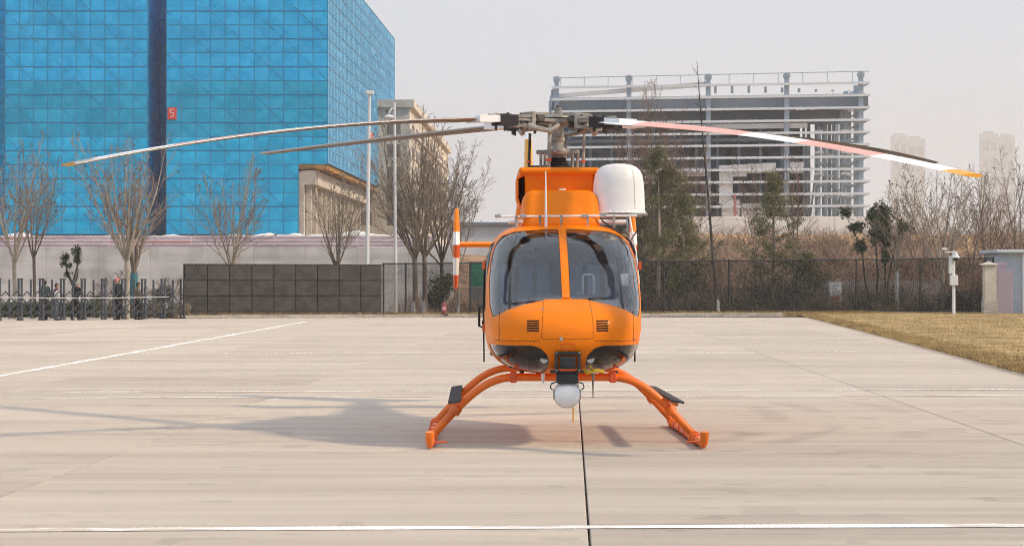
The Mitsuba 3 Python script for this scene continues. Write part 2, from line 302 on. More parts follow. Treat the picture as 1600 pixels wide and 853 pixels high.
def rim(k, w, name, mname, off=.004, parent=None):         # a raised seal or frame round an opening
    s = regions(np.asarray(front.vertices))[k]; m = clip(front, s + w); m = clip(m, -(regions(np.asarray(m.vertices))[k]) + .004)
    nn = np.asarray(m.vertex_normals); m.vertices = m.vertices + off * nn * (1 if (nn * (np.asarray(m.vertices) - [0, 0, 1.2])).sum() > 0 else -1)
    return hp(name, m, mname, parent)
for k in ('ws_l', 'ws_r'): hp('windshield_pane', panel(k, -.004), 'windshield_glass', smooth=True)
for k in ('ch_l', 'ch_r'): hp('chin_window', panel(k, -.005), 'chin_glass', smooth=True)
for k, nm in (('dw_l', 'door_window'), ('dw_r', 'door_window'), ('rw_l', 'cabin_window'), ('rw_r', 'cabin_window')):
    hp(nm, panel(k, -.004), 'windshield_glass', smooth=True); rim(k, .018, 'window_seal', 'black_rubber', .003)
for k in ('ch_l', 'ch_r'): rim(k, .012, 'chin_window_rim', 'orange_paint', .003)
hp('nose_hatch', panel('hatch', .0015), 'orange_paint')
# lining inside the shell: the same openings, a hand's breadth further in
lin = loft(.42, math.sqrt(3.6), 150, 220, inset=.045)
for k in ('ws_l', 'ws_r', 'ch_l', 'ch_r', 'dw_l', 'dw_r', 'rw_l', 'rw_r'): lin = clip(lin, -regions(np.asarray(lin.vertices))[k])
hp('cabin_lining', lin, 'cabin_dark')
hp('cabin_floor', box(-.5, .5, -1.6, 1.0, .70, .725), 'cabin_dark', smooth=False)
hp('rear_bulkhead', cbox(-.66, .66, .98, 1.02, .74, 1.62, .01), 'cabin_grey', smooth=False); hp('cabin_partition', cbox(-.6, .6, .1, .14, 1.12, 1.95, .01), 'cabin_grey', smooth=False)
for sx in (-.33, .33):
    s = hp('pilot_seat', cat([rbox(sx - .23, sx + .23, -.98, -.5, .98, 1.1, .04), rbox(sx - .2, sx + .2, -.95, -.55, .745, .99, .03)]), 'seat_blue', smooth=30)
    hp('backrest', rbox(sx - .23, sx + .23, -.52, -.41, 1.08, 1.66, .045), 'seat_back', s, smooth=30)
    hp('headrest', rbox(sx - .12, sx + .12, -.53, -.44, 1.68, 1.82, .035), 'seat_blue', s, smooth=30)
    for q in (-.09, .09): hp('harness_strap', cbox(sx + q - .02, sx + q + .02, -.535, -.525, 1.12, 1.64, .003), 'cabin_grey', s, smooth=False)
    hp('cyclic_stick', tube([(sx, -1.18, .75), (sx, -1.25, 1.0), (sx, -1.16, 1.2), (sx - .02, -1.14, 1.29)], [.014, .014, .016, .02], 8), 'black_rubber')
hp('instrument_panel', cat([rbox(-.30, .30, -1.83, -1.66, 1.02, 1.34, .03), rbox(-.13, .13, -1.85, -1.25, .745, 1.06, .02)]), 'cabin_dark', smooth=30)
hp('glare_shield', rbox(-.34, .34, -1.9, -1.6, 1.33, 1.365, .015), 'black_rubber', smooth=30)
for i, uu in enumerate((-.19, .0, .19)): hp('instrument_screen', cbox(uu - .075, uu + .075, -1.655, -1.645, 1.1, 1.27, .004), 'black_metal', smooth=False)
hp('white_plate', cbox(.50, .61, -1.30, -1.285, 1.45, 1.56, .003), 'white_paint', smooth=False)  # small thin white plate behind the right windshield pane
hp('grab_handle', tube([(.17, -1.62, 1.37), (.17, -1.62, 1.52), (.18, -1.6, 1.55), (.26, -1.6, 1.55), (.27, -1.62, 1.52), (.27, -1.62, 1.37)], .012, 8), 'steel')
hp('roof_console', rbox(-.16, .16, -.85, -.3, 1.87, 1.96, .03), 'cabin_grey', smooth=30)
for s in (-1, 1):                                          # dark posts that carry the door behind the windshield
    zz = np.linspace(1.2, 1.90, 12); qq = np.linspace(-2.2, -.85, 400); uu = s * (.50 - .02 * ((zz - 1.2) / .7) ** 1 - .06 * np.clip((zz - 1.6) / .3, 0, 1) ** 2); pts = []
    for z, u in zip(zz, uu):
        qv = np.sqrt(qq + 2.5); w, zt, zb, zc, nu, nl = [f(qv) for f in prof]; ins = np.abs(u / w) ** nu + np.clip((z - zc) / (zt - zc), 0, 9) ** nu
        ok = np.nonzero(ins < .93)[0]; pts.append((u, qq[ok[0]] + .03 if len(ok) else -.9, z))
    hp('door_post', tube(pts, .026, 8), 'black_rubber')
    hp('rudder_pedal', cbox(s * .33 - .14, s * .33 + .14, -2.02, -1.98, .80, .92, .01), 'steel', smooth=False)
    hp('pedal_arm', tube([(s * .45, -2.0, .72), (s * .33, -1.93, .92)], .02, 8), 'red_orange_paint')
# centre post with its rivets, nose vents, towing eye, emblem ring
qv = np.linspace(-2.09, -.92, 40); ctop = prof[1](np.sqrt(qv + 2.5))
P = []
for a, (vv, zz) in enumerate(zip(qv, ctop)): P += [(-.034, vv - .006, zz + .006), (.034, vv - .006, zz + .006), (.036, vv, zz - .02), (-.036, vv, zz - .02)]
F = []
for a in range(39):
    for c in range(4): d2 = (c + 1) % 4; F += [[a * 4 + c, a * 4 + d2, a * 4 + 4 + d2], [a * 4 + c, a * 4 + 4 + d2, a * 4 + 4 + c]]
cp = hp('centre_post', TM(P, F), 'orange_paint', smooth=30)
for a in range(1, 39, 2): hp('rivet', trimesh.creation.icosphere(subdivisions=1, radius=.006).apply_translation((0 - .018, qv[a] - .009, ctop[a] + .004)), 'red_orange_paint', cp)
def nose_v(u, z):                                          # where the nose surface is met from the front
    qq = np.linspace(-2.5, -.9, 700); qv = np.sqrt(qq + 2.5); w, zt, zb, zc, nu, nl = [f(qv) for f in prof]
    n = np.where(z > zc, nu, nl); h = np.where(z > zc, zt - zc, zc - zb); f = np.abs(u / np.maximum(w, 1e-4)) ** n + np.abs((z - zc) / np.maximum(h, 1e-4)) ** n
    ok = np.nonzero(f < 1)[0]; return qq[ok[0]] if len(ok) else -1.0
for s in (-1, 1):
    vr = None
    for r in range(5):
        u0 = s * .305; z = 1.055 + r * .021; pts = [(u0 + t * .052, nose_v(u0 + t * .052, z) - .003, z) for t in np.linspace(-1, 1, 7)]
        hp('vent_slot', tube(pts, .0068, 6), 'dark_slot', smooth=30)
    hp('landing_light', lathe([(0, 0), (.028, 0), (.034, .006), (.034, .016), (.0, .016)], 20).apply_transform(trimesh.transformations.rotation_matrix(math.pi / 2, [1, 0, 0])).apply_translation((s * .205, nose_v(s * .205, .80) + .02, .80)), 'steel', smooth=30)
for s in (-1, 1): hp('door_seam', tube([(s * .728, -.40, .72), (s * .733, -.40, 1.2), (s * .722, -.40, 1.7)], .008, 6), 'black_rubber')
hp('nose_probe', tube([(-.06, nose_v(-.06, .985) + .01, .985), (-.06, nose_v(-.06, .985) - .05, .985)], [.014, .018], 10), 'hub_metal')
ring = [(.0 + .062 * math.cos(t), nose_v(.062 * math.cos(t), .915 + .03 * math.sin(t)) - .001, .915 + .03 * math.sin(t)) for t in np.linspace(0, 2 * math.pi, 25)]
hp('emblem_ring', tube(ring, .005, 6, caps=False), 'red_orange_paint')
def rivets(pts, r=.0048): return cat([trimesh.creation.icosphere(subdivisions=0, radius=r).apply_translation((u, nose_v(u, z) - .001, z)) for u, z in pts])
for s in (-1, 1):
    hp('rivet_row', rivets([(s * (.06 + .0275 * k), 1.315 - .000 - .30 * max(0, (.06 + .0275 * k) - .1) ** 1.75) for k in range(20)]), 'red_orange_paint'); hp('rivet_row', rivets([(s * (.30 + .03 * k), .945) for k in range(11)]), 'red_orange_paint')
    hp('rivet_row', rivets([(s * (.215 + .0), 1.0 + .03 * k) for k in range(10)], .004), 'red_orange_paint')
    zz = np.linspace(.95, 1.22, 12); hp('panel_seam', tube([(s * .60, nose_v(s * .60, z) - .001, z) for z in zz], .0035, 5), 'dark_slot'); hp('panel_seam', tube([(s * u, nose_v(s * u, .962) - .001, .962) for u in np.linspace(.24, .64, 14)], .003, 5), 'dark_slot')
    hp('latch', cbox(s * .215 - .012, s * .215 + .012, nose_v(s * .215, 1.24) - .006, nose_v(s * .215, 1.24) + .01, 1.232, 1.248, .003), 'steel', smooth=False)
# camera turret under the nose with its black mounting frame
tur = hp('camera_turret', cat([cbox(-.095, .095, -2.40, -2.2, .585, .685, .012), cbox(-.15, .15, -2.42, -2.18, .68, .698, .005)]), 'black_metal', smooth=False)
ZB = .488
hp('ball', trimesh.creation.icosphere(subdivisions=4, radius=.118).apply_translation((.0, -2.29, ZB)), 'white_paint', tur, smooth=True)
for s in (-1, 1): hp('yoke_arc', tube([(s * .117, -2.29 + .04 * math.cos(q_), ZB + .04 * math.sin(q_)) for q_ in np.linspace(0, 2 * math.pi, 17)], .006, 6, caps=False), 'hub_metal', tur)
hp('seam_ring', tube([(.119 * math.cos(t), -2.29 - .05 * math.cos(t) * 0 - .0, ZB + .119 * math.sin(t)) for t in np.linspace(0, 2 * math.pi, 41)], .003, 5, caps=False), 'hub_dark', tur)
for s in (-1, 1): hp('frame_post', cbox(s * .10 - .014, s * .10 + .014, -2.47, -2.42, .69, .87, .005), 'black_metal', tur, smooth=False)
hp('frame_bar', cbox(-.114, .114, -2.475, -2.42, .845, .87, .005), 'black_metal', tur, smooth=False)
hp('camera_lens', cat([rbox(-.07, .07, -2.48, -2.36, .72, .83, .015), lathe([(0, 0), (.035, 0), (.042, .03), (0, .03)], 20).apply_transform(trimesh.transformations.rotation_matrix(math.pi / 2, [1, 0, 0])).apply_translation((0, -2.475, .775))]), 'black_metal', tur, smooth=30)
hp('bracket', cat([cbox(-.07, .07, -2.455, -2.44, .70, .725, .003)]), 'red_orange_paint', tur, smooth=False)
for s in (-1, 1):
    for z in (.705, .86): hp('bolt', trimesh.creation.icosphere(subdivisions=1, radius=.008).apply_translation((s * .10, -2.478, z)), 'steel', tur)
    hp('cable', tube([(s * .09, -2.3, .60), (s * .14, -2.33, .585), (s * .15, -2.33, .55), (s * .13, -2.3, .53)], .006, 6), 'black_rubber', tur)
hp('hanging_rod', tube([(.055, -2.27, .37), (.057, -2.27, .24)], .007, 8), 'tip_yellow')
hp('whip_aerial', tube([(.245, -2.0, .66), (.245, -2.0, .62), (.245, -2.0, .44)], [.022, .010, .005], 8), 'hub_metal')
hp('whip_aerial', tube([(-.205, -2.0, .66), (-.205, -2.0, .575)], [.02, .009], 8), 'white_paint')
hp('tie_strap', cat([tube([(.14, -2.30, .70), (.19, -2.31, .685), (.27, -2.25, .70), (.33, -2.2, .685)], .016, 6, squash=.5), tube([(.20, -2.29, .74), (.24, -2.3, .70), (.17, -2.3, .67)], .012, 6)]), 'strap_yellow')
for uu, vv in ((-.38, -1.2), (-.1, -1.15), (.14, -1.2), (.36, -1.2), (-.22, -1.0), (.5, -1.15)): hp('belly_fitting', cbox(uu - .02, uu + .02, vv - .04, vv + .04, .60, .66, .006), 'hub_dark', smooth=False)
# landing gear: two bowed cross tubes, two skids with upturned toes, two long step boards
def arc_tube(v, zt, r, half=.62, foot=1.205, zf=.075):
    pts = [(-foot, v, zf)]; B = [(foot, zf), (foot - .22, zf + .27), (half + .32, zt - .09), (half + .12, zt), (half - .1, zt)]
    B = np.array(B); t = np.linspace(0, 1, 24)[:, None]
    a, b, c, d2 = np.array([foot, zf]), np.array([half + .30, zf + .36]), np.array([half + .14, zt]), np.array([half - .14, zt])
    cur = (1 - t) ** 3 * a + 3 * (1 - t) ** 2 * t * b + 3 * (1 - t) * t ** 2 * c + t ** 3 * d2
    R = np.c_[cur[:, 0], np.full(24, v), cur[:, 1]]; Lf = R.copy(); Lf[:, 0] *= -1
    return tube(np.vstack([R, Lf[::-1]]), r, 18)
hp('cross_tube', arc_tube(-1.32, .605, .037, half=.58), 'gear_orange', smooth=True)
hp('cross_tube', arc_tube(.95, .615, .037, half=.58), 'gear_orange', smooth=True)
for s in (-1, 1):
    u = s * 1.215
    sk = hp('skid', tube([(u, -2.16, .05), (u, -1.3, .048), (u, 0, .048), (u, 1.35, .048)], .038, 16), 'gear_orange', smooth=40)
    toe = np.array([(u, -2.10, .05), (u, -2.25, .052), (u, -2.33, .075), (u, -2.355, .11), (u, -2.36, .16)]); hp('toe', tube(toe, [.040, .043, .046, .048, .049], 16, squash=.8), 'gear_orange', sk)
    hp('toe_peg', tube([(u - s * .02, -2.2, .06), (u - s * .15, -2.2, .062)], .008, 8), 'red_orange_paint', sk)
    for v in (-1.32, .95): hp('saddle', tube([(u, v - .1, .055), (u, v + .1, .055)], .056, 16), 'gear_orange', sk)
    for v in (-1.7, -.7, -.1, .5): hp('clamp', tube([(u, v - .02, .05), (u, v + .02, .05)], .052, 14), 'red_orange_paint', sk)
    hp('wear_shoe', cbox(u - .03, u + .03, -1.9, 1.2, .0, .012, .003), 'hub_dark', sk, smooth=False)
    for v in (-1.36, .96):                                # sleeves and brackets on the bowed tubes
        hp('tube_sleeve', tube([(s * .975, v, .33), (s * 1.015, v, .275)], .052, 16), 'gear_orange')
        hp('step_bracket', cbox(s * .955 - .025, s * .955 + .025, v - .03, v + .03, .33, .40, .006), 'gear_orange', smooth=False)
    poly = Polygon([(-.036, -2.15), (.036, -2.15), (.036, 1.22), (-.036, 1.22)]).buffer(.02).buffer(-.045).buffer(.045)
    st_ = trimesh.creation.extrude_polygon(poly, .018); st_.apply_transform(trimesh.transformations.rotation_matrix(s * math.radians(9), [0, 1, 0])); st_.apply_translation((s * 1.0, 0, .405))
    hp('step_board', st_, 'step_grip', smooth=False)
    hp('step_rail', tube([(s * .99, -2.05, .388), (s * .99, 1.1, .388)], .02, 8), 'gear_orange')
    hp('strap_clamp', cat([cbox(s * .46 - .03, s * .46 + .03, -1.375, -1.265, .555, .655, .006)]), 'red_orange_paint', smooth=False)
# roof: two thin rails on feet, wire aerial
hp('roof_rail', tube([(-.62, -.86, 2.105), (.72, -.86, 2.115)], .010, 10), 'white_paint')
hp('roof_rail', tube([(-.50, -.80, 2.055), (.62, -.80, 2.06)], .019, 10), 'white_paint')
for uu in (-.42, -.2, .0, .25, .5): hp('rail_foot', cbox(uu - .012, uu + .012, -.88, -.78, 1.98, 2.118, .004), 'hub_metal', smooth=False)
for uu in (-.6, -.36, .22, .40): hp('rail_clamp', cbox(uu - .028, uu + .028, -.878, -.842, 2.095, 2.128, .005), 'steel', smooth=False)
hp('tall_aerial', tube([(-.145, -.95, 2.0), (-.147, -.95, 2.2), (-.150, -.95, 2.53)], [.014, .010, .005], 8), 'white_paint')
# cowlings
def slab_hull(z0, w0, v00, v01, z1, w1, v10, v11, r): return mf(hull(*[(s * (w - r), v, z, r) for s in (-1, 1) for (w, z, v) in ((w0, z0, v00 + r), (w0, z0, v01 - r), (w1, z1 - r, v10 + r), (w1, z1 - r, v11 - r))], seg=40))
hp('forward_cowl', slab_hull(2.04, .375, -.88, .2, 2.365, .365, -.74, .2, .12), 'orange_paint', smooth=40)
hp('inlet_cowl', slab_hull(2.05, .315, -.40, 1.5, 2.56, .335, -.44, 1.3, .03), 'orange_paint', smooth=40)
hp('cowl_lip', rbox(-.395, .385, -.53, .75, 2.525, 2.59, .032), 'orange_paint', smooth=40)
hp('cowl_light', rbox(-.01, .06, -.50, -.42, 2.355, 2.385, .012), 'white_paint', smooth=40)
hp('engine_cowl', mf(hull(*[(s * w, v, z, .12) for s in (-1, 1) for (w, v, z) in ((.3, .4, 2.1), (.26, .5, 2.38), (.22, 2.3, 2.05), (.16, 2.2, 2.2))], seg=24)), 'orange_paint', smooth=40)
for s in (-1, 1):
    o = round_poly([(0, 2.185), (.085, 2.23), (.105, 2.3), (.105, 2.50), (.0, 2.545)], .03); i_ = np.array(Polygon(o).buffer(-.02).exterior.coords)[:-1]
    ringp = trimesh.creation.extrude_polygon(Polygon(o, [i_]), .5); ringp.vertices = np.c_[s * (.312 + ringp.vertices[:, 0]), -.38 + ringp.vertices[:, 2], ringp.vertices[:, 1]]
    if s < 0: ringp.invert()
    sc = hp('air_scoop', ringp, 'orange_paint')
    bk = trimesh.creation.extrude_polygon(Polygon(i_), .02); bk.vertices = np.c_[s * (.312 + bk.vertices[:, 0]), -.22 + bk.vertices[:, 2], bk.vertices[:, 1]]
    hp('inlet_dark_back', bk, 'dark_slot', sc, smooth=False)  # near-black panel paints the shade deep inside the open intake
# radome on its tray
rd = hp('radome', lathe([(0, .478), (.06, .477), (.12, .468), (.17, .448), (.205, .415), (.228, .37), (.240, .30), (.248, .2), (.252, .1), (.254, .03), (.262, .012), (.270, .010), (.270, 0), (0, 0)], 64, (.565, -.5, 2.145)), 'white_paint', smooth=35)
for k in range(28): a = k * 2 * math.pi / 28; hp('screw', trimesh.creation.icosphere(subdivisions=0, radius=.006).apply_translation((.565 + .258 * math.cos(a), -.5 + .258 * math.sin(a), 2.168)), 'steel', rd)
for a_ in (.6, 2.2, 3.9): hp('radome_seam', tube([(.565 + r_ * math.sin(a_), -.5 - r_ * math.cos(a_), 2.145 + z_) for r_, z_ in ((.2555, .03), (.2535, .1), (.2495, .2), (.2415, .30), (.2295, .37), (.206, .416))], .0022, 5), 'hub_metal', rd)
hp('radome_tray', cat([cbox(.30, .83, -.74, -.26, 2.118, 2.145, .006), cbox(.2, .6, -.6, -.4, 2.06, 2.12, .01)]), 'hub_metal', smooth=False)
hp('tray_strut', tube([(.655, -.74, 2.12), (.71, -.86, 1.75), (.735, -.9, 1.47)], .009, 8), 'white_paint')
hp('tray_cable', tube([(.80, -.72, 2.13), (.72, -.80, 1.97), (.655, -.85, 1.87), (.5, -.92, 1.985), (.38, -.9, 2.07)], .008, 6), 'black_rubber')
hp('side_cable', tube([(.655, -.85, 1.87), (.72, -.86, 1.72), (.748, -.8, 1.5), (.745, -.8, 1.34), (.75, -.8, 1.2)], .011, 6), 'black_rubber')
for s in (-1, 1):
    hp('door_hinge', cbox(s * .735 - .015, s * .735 + .015, -1.0, -.93, 1.60, 1.68, .005), 'red_orange_paint', smooth=False)
    hp('door_hinge', cbox(s * .735 - .012, s * .735 + .012, -1.0, -.93, 1.02, 1.09, .005), 'red_orange_paint', smooth=False)
    hp('door_handle', cbox(s * .738 - .012, s * .738 + .012, -.62, -.46, 1.08, 1.12, .005), 'black_metal', smooth=False)
    hp('step_grab', tube([(s * .735, -.2, 1.25), (s * .775, -.2, 1.24), (s * .775, -.2, 1.06), (s * .735, -.2, 1.05)], .012, 8), 'black_metal')
# tail: stabilizer with finlets, upright fin, tail rotor
def foil(c, t, n=14):                                      # airfoil outline, leading edge at 0
    x = (1 - np.cos(np.linspace(0, math.pi, n))) / 2; y = 5 * t * (.2969 * np.sqrt(x) - .126 * x - .3516 * x ** 2 + .2843 * x ** 3 - .1036 * x ** 4)
    return np.r_[x, x[-2:0:-1]] * c, np.r_[y, -y[-2:0:-1]] * c
def wing(sec, wrap=True):                                  # sec: list of rings
    m, n = len(sec), len(sec[0]); V = np.vstack(sec); F = []
    for i in range(m - 1):
        for j in range(n): k = (j + 1) % n; F += [[i * n + j, i * n + k, (i + 1) * n + k], [i * n + j, (i + 1) * n + k, (i + 1) * n + j]]
    for b in (0, (m - 1) * n): F += [[b, b + j, b + j + 1] for j in range(1, n - 1)]
    return TM(V, F)
xf, yf = foil(.42, .16)
hp('stabilizer', wing([np.c_[np.full(len(xf), u), 4.3 + xf, 1.935 + yf] for u in np.linspace(-1.03, 1.03, 5)]), 'orange_paint', smooth=40)
xf, yf = foil(1., .12)
for s in (-1, 1):
    zs = [1.42, 1.44, 1.58, 1.78, 1.93, 1.99, 2.08, 2.33, 2.36]; cs = [.22, .30, .36, .43, .47, .46, .44, .30, .2]; le = [4.52, 4.47, 4.38, 4.28, 4.22, 4.24, 4.28, 4.46, 4.55]; off = [.006, .006, .004, .002, 0, .0, .0, .0, .0]
    rings = [np.c_[s * (1.03 + o * 1.6) + yf * c * 1.5 + 0 * xf, l + xf * c, np.full(len(xf), z)] for z, c, l, o in zip(zs, cs, le, off)]
    cuts = [(0, 2, 'red_orange_paint'), (2, 3, 'white_paint'), (3, 4, 'red_orange_paint'), (4, 6, 'white_paint'), (6, 8, 'orange_paint')]
    fk = None
    for a, b, m_ in cuts:
        k = hp('finlet' if fk is None else 'paint_band', wing(rings[a:b + 1]), m_, fk, smooth=40); fk = fk or k
rings = [np.c_[-.12 + sh + yf * c * 1.5 + 0 * xf, l + xf * c, np.full(len(xf), z)] for z, c, l, sh in ((1.15, .35, 6.35, .02), (1.5, .7, 5.95, .02), (1.9, .95, 5.75, .0), (2.6, .75, 6.2, -.02), (3.30, .5, 6.62, -.02), (3.36, .4, 6.7, -.02))]
vf = hp('tail_fin', wing(rings[:5]), 'tip_yellow', smooth=40); hp('fin_cap', wing(rings[4:]), 'white_paint', vf, smooth=40)
hp('tail_rotor_hub', tube([(.1, 6.45, 1.93), (.38, 6.45, 1.93)], .05, 12), 'hub_metal')
for s in (-1, 1): hp('tail_rotor_blade', wing([np.c_[.36 + yf * .17, 6.36 + xf * .17, np.full(len(xf), 1.93 + s * r)] for r in (.12, .82)]), 'white_paint', smooth=40)
# mast, swashplate, pitch links
HUBZ = 3.075
hp('mast', lathe([(0, 2.5), (.075, 2.5), (.075, 2.62), (.058, 2.66), (.058, 2.70), (.066, 2.71), (.066, 2.74), (.055, 2.75), (.055, 2.86), (.07, 2.87), (.07, 2.905), (.06, 2.91), (.06, 3.0), (.085, 3.01), (.085, 3.04), (0, 3.04)], 32), 'hub_metal', smooth=35)
hp('mast_boot', lathe([(0, 2.5)] + [p for k in range(5) for p in ((.135 - k * .014, 2.585 + k * .026), (.135 - k * .014, 2.60 + k * .026), (.10 - k * .01, 2.606 + k * .026))] + [(0, 2.73)], 32), 'black_rubber', smooth=25)
hp('gearbox_cover', rbox(-.30, .26, .1, .6, 2.5, 2.64, .04), 'cabin_grey', smooth=35)
sw = hp('swashplate', lathe([(.05, 2.735), (.115, 2.735), (.12, 2.75), (.12, 2.775), (.115, 2.79), (.05, 2.79)], 32), 'hub_metal', smooth=30)
for a in (0.25, 2.9, 4.4): hp('swashplate_horn', put(cbox(.08, .215, -.03, .03, 2.745, 2.785, .008), trimesh.transformations.rotation_matrix(a, [0, 0, 1])), 'hub_metal', sw, smooth=False)
for uu, vv, z0, z1, r, m_ in ((-.285, .05, 2.55, 2.95, .014, 'hub_dark'), (-.10, -.28, 2.55, 3.02, .018, 'hub_metal'), (.245, -.05, 2.55, 2.94, .014, 'hub_metal'), (.08, .3, 2.55, 2.95, .015, 'hub_metal')):
    l_ = hp('pitch_link', tube([(uu, vv, z0), (uu + .01, vv, z1)], r, 10), m_); hp('link_collar', tube([(uu, vv, 2.66), (uu, vv, 2.685)], r * 1.5, 10), 'red_orange_paint', l_)
for uu, vv in ((-.17, -.06), (-.13, -.05), (.14, -.06), (.19, -.05)): hp('actuator_rod', tube([(uu, vv, 2.52), (uu, vv, 2.75)], .015, 10), 'hub_metal')
# rotor head and blades: direction, tip height
hub = hp('rotor_hub', cat([lathe([(0, 3.03), (.15, 3.03), (.16, 3.045), (.16, 3.06), (0, 3.06)], 32), lathe([(0, 3.10), (.12, 3.10), (.10, 3.13), (.05, 3.14), (.05, 3.155), (.035, 3.16), (.035, 3.20), (0, 3.205)], 28)]), 'hub_metal', smooth=30)
hp('cap_nut', lathe([(0, 3.2), (.02, 3.2), (.02, 3.225), (0, 3.226)], 10), 'hub_dark', hub, smooth=20)
BL = [((-.794, -.608), 2.475, (7.5, -1.)), ((-.608, .794), 2.985, (7., -2.)), ((.794, .608), 2.81, (5.0, -5.)), ((.608, -.794), 2.34, (9., .5))]
for bi, (dd, ztip, pit) in enumerate(BL):
    bow = ((.12, .88, 0), (.42, .58, 0), (.0, .35, .65), (.42, .58, 0))[bi]
    d = np.array([dd[0], dd[1], 0.]); d /= np.linalg.norm(d); e = np.array([-d[1], d[0], 0.])        # e points to the leading edge
    def at(r):                                             # flap slope of the tilted disc plus the sag of a blade at rest
        x = r / 5.33; return d * r + np.array([0, 0, HUBZ + (ztip - HUBZ) * (bow[0] * x + bow[1] * x * x + bow[2] * x ** 4)])
    def arm(r0, r1, w0, w1, z0, z1, c=.008):
        P = []
        for r, w in ((r0, w0), (r1, w1)):
            p = at(r)
            for s in (-1, 1):
                for z in (z0 + c * 0, z1): P.append(p + e * s * w + [0, 0, z])
        return trimesh.convex.convex_hull(np.array(P))
    hp('yoke_arm', cat([arm(.05, .42, .09, .055, -.018, .012), arm(.42, .78, .055, .075, -.014, .012)]), 'hub_metal', hub, smooth=False)
    hp('bearing_stack', lathe([(0, -.075), (.07, -.075), (.082, -.045), (.065, -.03), (.085, -.015), (.085, .03), (.06, .045), (.075, .06), (0, .06)], 20, tuple(at(.27))), 'hub_dark', hub, smooth=25)
    hp('upper_plate', arm(.17, .40, .085, .06, .045, .07), 'hub_metal', hub, smooth=False)
    gp = hp('blade_grip', cat([arm(.36, .60, .075, .05, .018, .045), arm(.36, .60, .075, .05, -.075, -.045), arm(.34, .385, .075, .075, -.08, .075)]), 'hub_metal', None, smooth=False)
    hp('damper_cuff', arm(.55, .77, .07, .075, -.06, .042), 'black_rubber', gp, smooth=False); hp('root_fairing', arm(.76, 1.05, .065, .11, -.03, .036), 'white_paint', gp, smooth=False)
    hp('pitch_horn', tube([at(.42) + e * .07 + [0, 0, -.06], at(.40) + e * .15 + [0, 0, -.09], at(.28) + e * .23 + [0, 0, -.12], at(.20) + e * .26 + [0, 0, -.06]], [.03, .028, .025, .022], 8), 'hub_metal', gp)
    for r, sgn in ((.42, -1), (.50, 1), (.60, -1), (.66, 1), (.74, -1), (.30, 1)):
        p = at(r) + e * sgn * .045; hp('bolt', tube([p + [0, 0, -.105], p + [0, 0, .062]], .013, 8), 'hub_dark', gp, smooth=30)
    hp('lock_plate', arm(.60, .86, .025, .015, .042, .056), 'hub_metal', gp, smooth=False)
    # blade sections
    xa, ya = foil(1., .115, 13); nU = 13
    def ring(r):
        x = r / 5.33; ch = .275 * min(1., .55 + (r - .74) * 1.1); th = math.radians(pit[0] + (pit[1] - pit[0]) * x); p = at(r)
        rise = math.sin(th); xx = .27 - xa                 # leading edge forward
        return p + np.outer(xx * ch * math.cos(th), e) + np.c_[0 * xa, 0 * xa, ya * ch * math.cos(th) + xx * ch * rise]
    rs_all = [.74, .86, 1.0, 1.2, 1.45, 2.0, 2.6, 3.2, 3.8, 4.3, 4.8, 5.15, 5.3, 5.33]
    bands = [(.74, 1.30, 'white_paint'), (1.30, 2.75, 'blade_red'), (2.75, 3.45, 'white_paint'), (3.45, 4.35, 'blade_red'), (4.35, 5.13, 'white_paint'), (5.13, 5.33, 'tip_yellow' if bi == 3 else 'hub_metal')]
    rings = [ring(r) for r in np.linspace(.74, 5.33, 60)]
    low = list(range(nU - 1, len(xa))) + [0]; le_i = [len(xa) - 2, len(xa) - 1, 0, 1, 2]
    def sheet(rg, idx):
        n = len(idx); V = np.vstack([q[idx] for q in rg]); F = []
        for i in range(len(rg) - 1):
            for j in range(n - 1): F += [[i * n + j, i * n + j + 1, (i + 1) * n + j + 1], [i * n + j, (i + 1) * n + j + 1, (i + 1) * n + j]]
        return TM(V, F)
    bk = hp('rotor_blade', sheet(rings, [len(xa) - 2 - k for k in range(0, len(xa) - nU)] ), 'blade_under', None, smooth=True)
    end = rings[-1]; hp('tip_cap', TM(end, [[0, j, j + 1] for j in range(1, len(end) - 1)]), 'tip_yellow', bk)
    root = rings[0]; hp('root_cap', TM(root, [[0, j, j + 1] for j in range(1, len(root) - 1)]), 'blade_under', bk)
    for r0, r1, m_ in bands:
        rg = [ring(r) for r in np.linspace(r0, r1, max(3, int((r1 - r0) / .1)))]; hp('paint_band', sheet(rg, list(range(2, nU))), m_, bk, smooth=True)
    hp('leading_edge', sheet([ring(r) for r in np.linspace(.74, 5.33, 60)], le_i), 'blade_edge', bk, smooth=True)
# ------------------------------------------------------------------ buildings
mat('net_upper', proc(lambda p, n, uv: mix((.014, .38, .76), (.028, .45, .86), smoothstep(.3, .7, fbm(p.x * .9, p.y * .9, p.z * .9, 3))) * (.90 + .18 * cell_rand(p.x / 3.07, 3., p.z / 2.974))), .9, specular=.05)
mat('net_middle', proc(lambda p, n, uv: mix((.010, .33, .58), (.020, .39, .67), smoothstep(.3, .7, fbm(p.x * .9, p.y * .9, p.z * .9, 3))) * (.90 + .18 * cell_rand(p.x / 3.07, 3., p.z / 2.974))), .9, specular=.05)
mat('net_lower', proc(lambda p, n, uv: mix((.010, .40, .74), (.022, .48, .84), smoothstep(.3, .7, fbm(p.x * .9, p.y * .9, p.z * .9, 3))) * (.90 + .18 * cell_rand(p.x / 3.07, 3., p.z / 2.974))), .9, specular=.05)
mat('net_side', proc(lambda p, n, uv: mix((.06, .33, .62), (.10, .42, .74), smoothstep(.3, .7, fbm(p.x * .9, p.y * .9, p.z * .9, 3)))), .5)
mat('scaffold_tube', (.012, .23, .46), .6)
mat('scaffold_pale', (.16, .42, .66), .6)
mat('core_concrete', (.16, .17, .18), .9)
mat('cream_concrete', grain((.46, .41, .36), (.56, .51, .45), .6, .6, .6), .85)
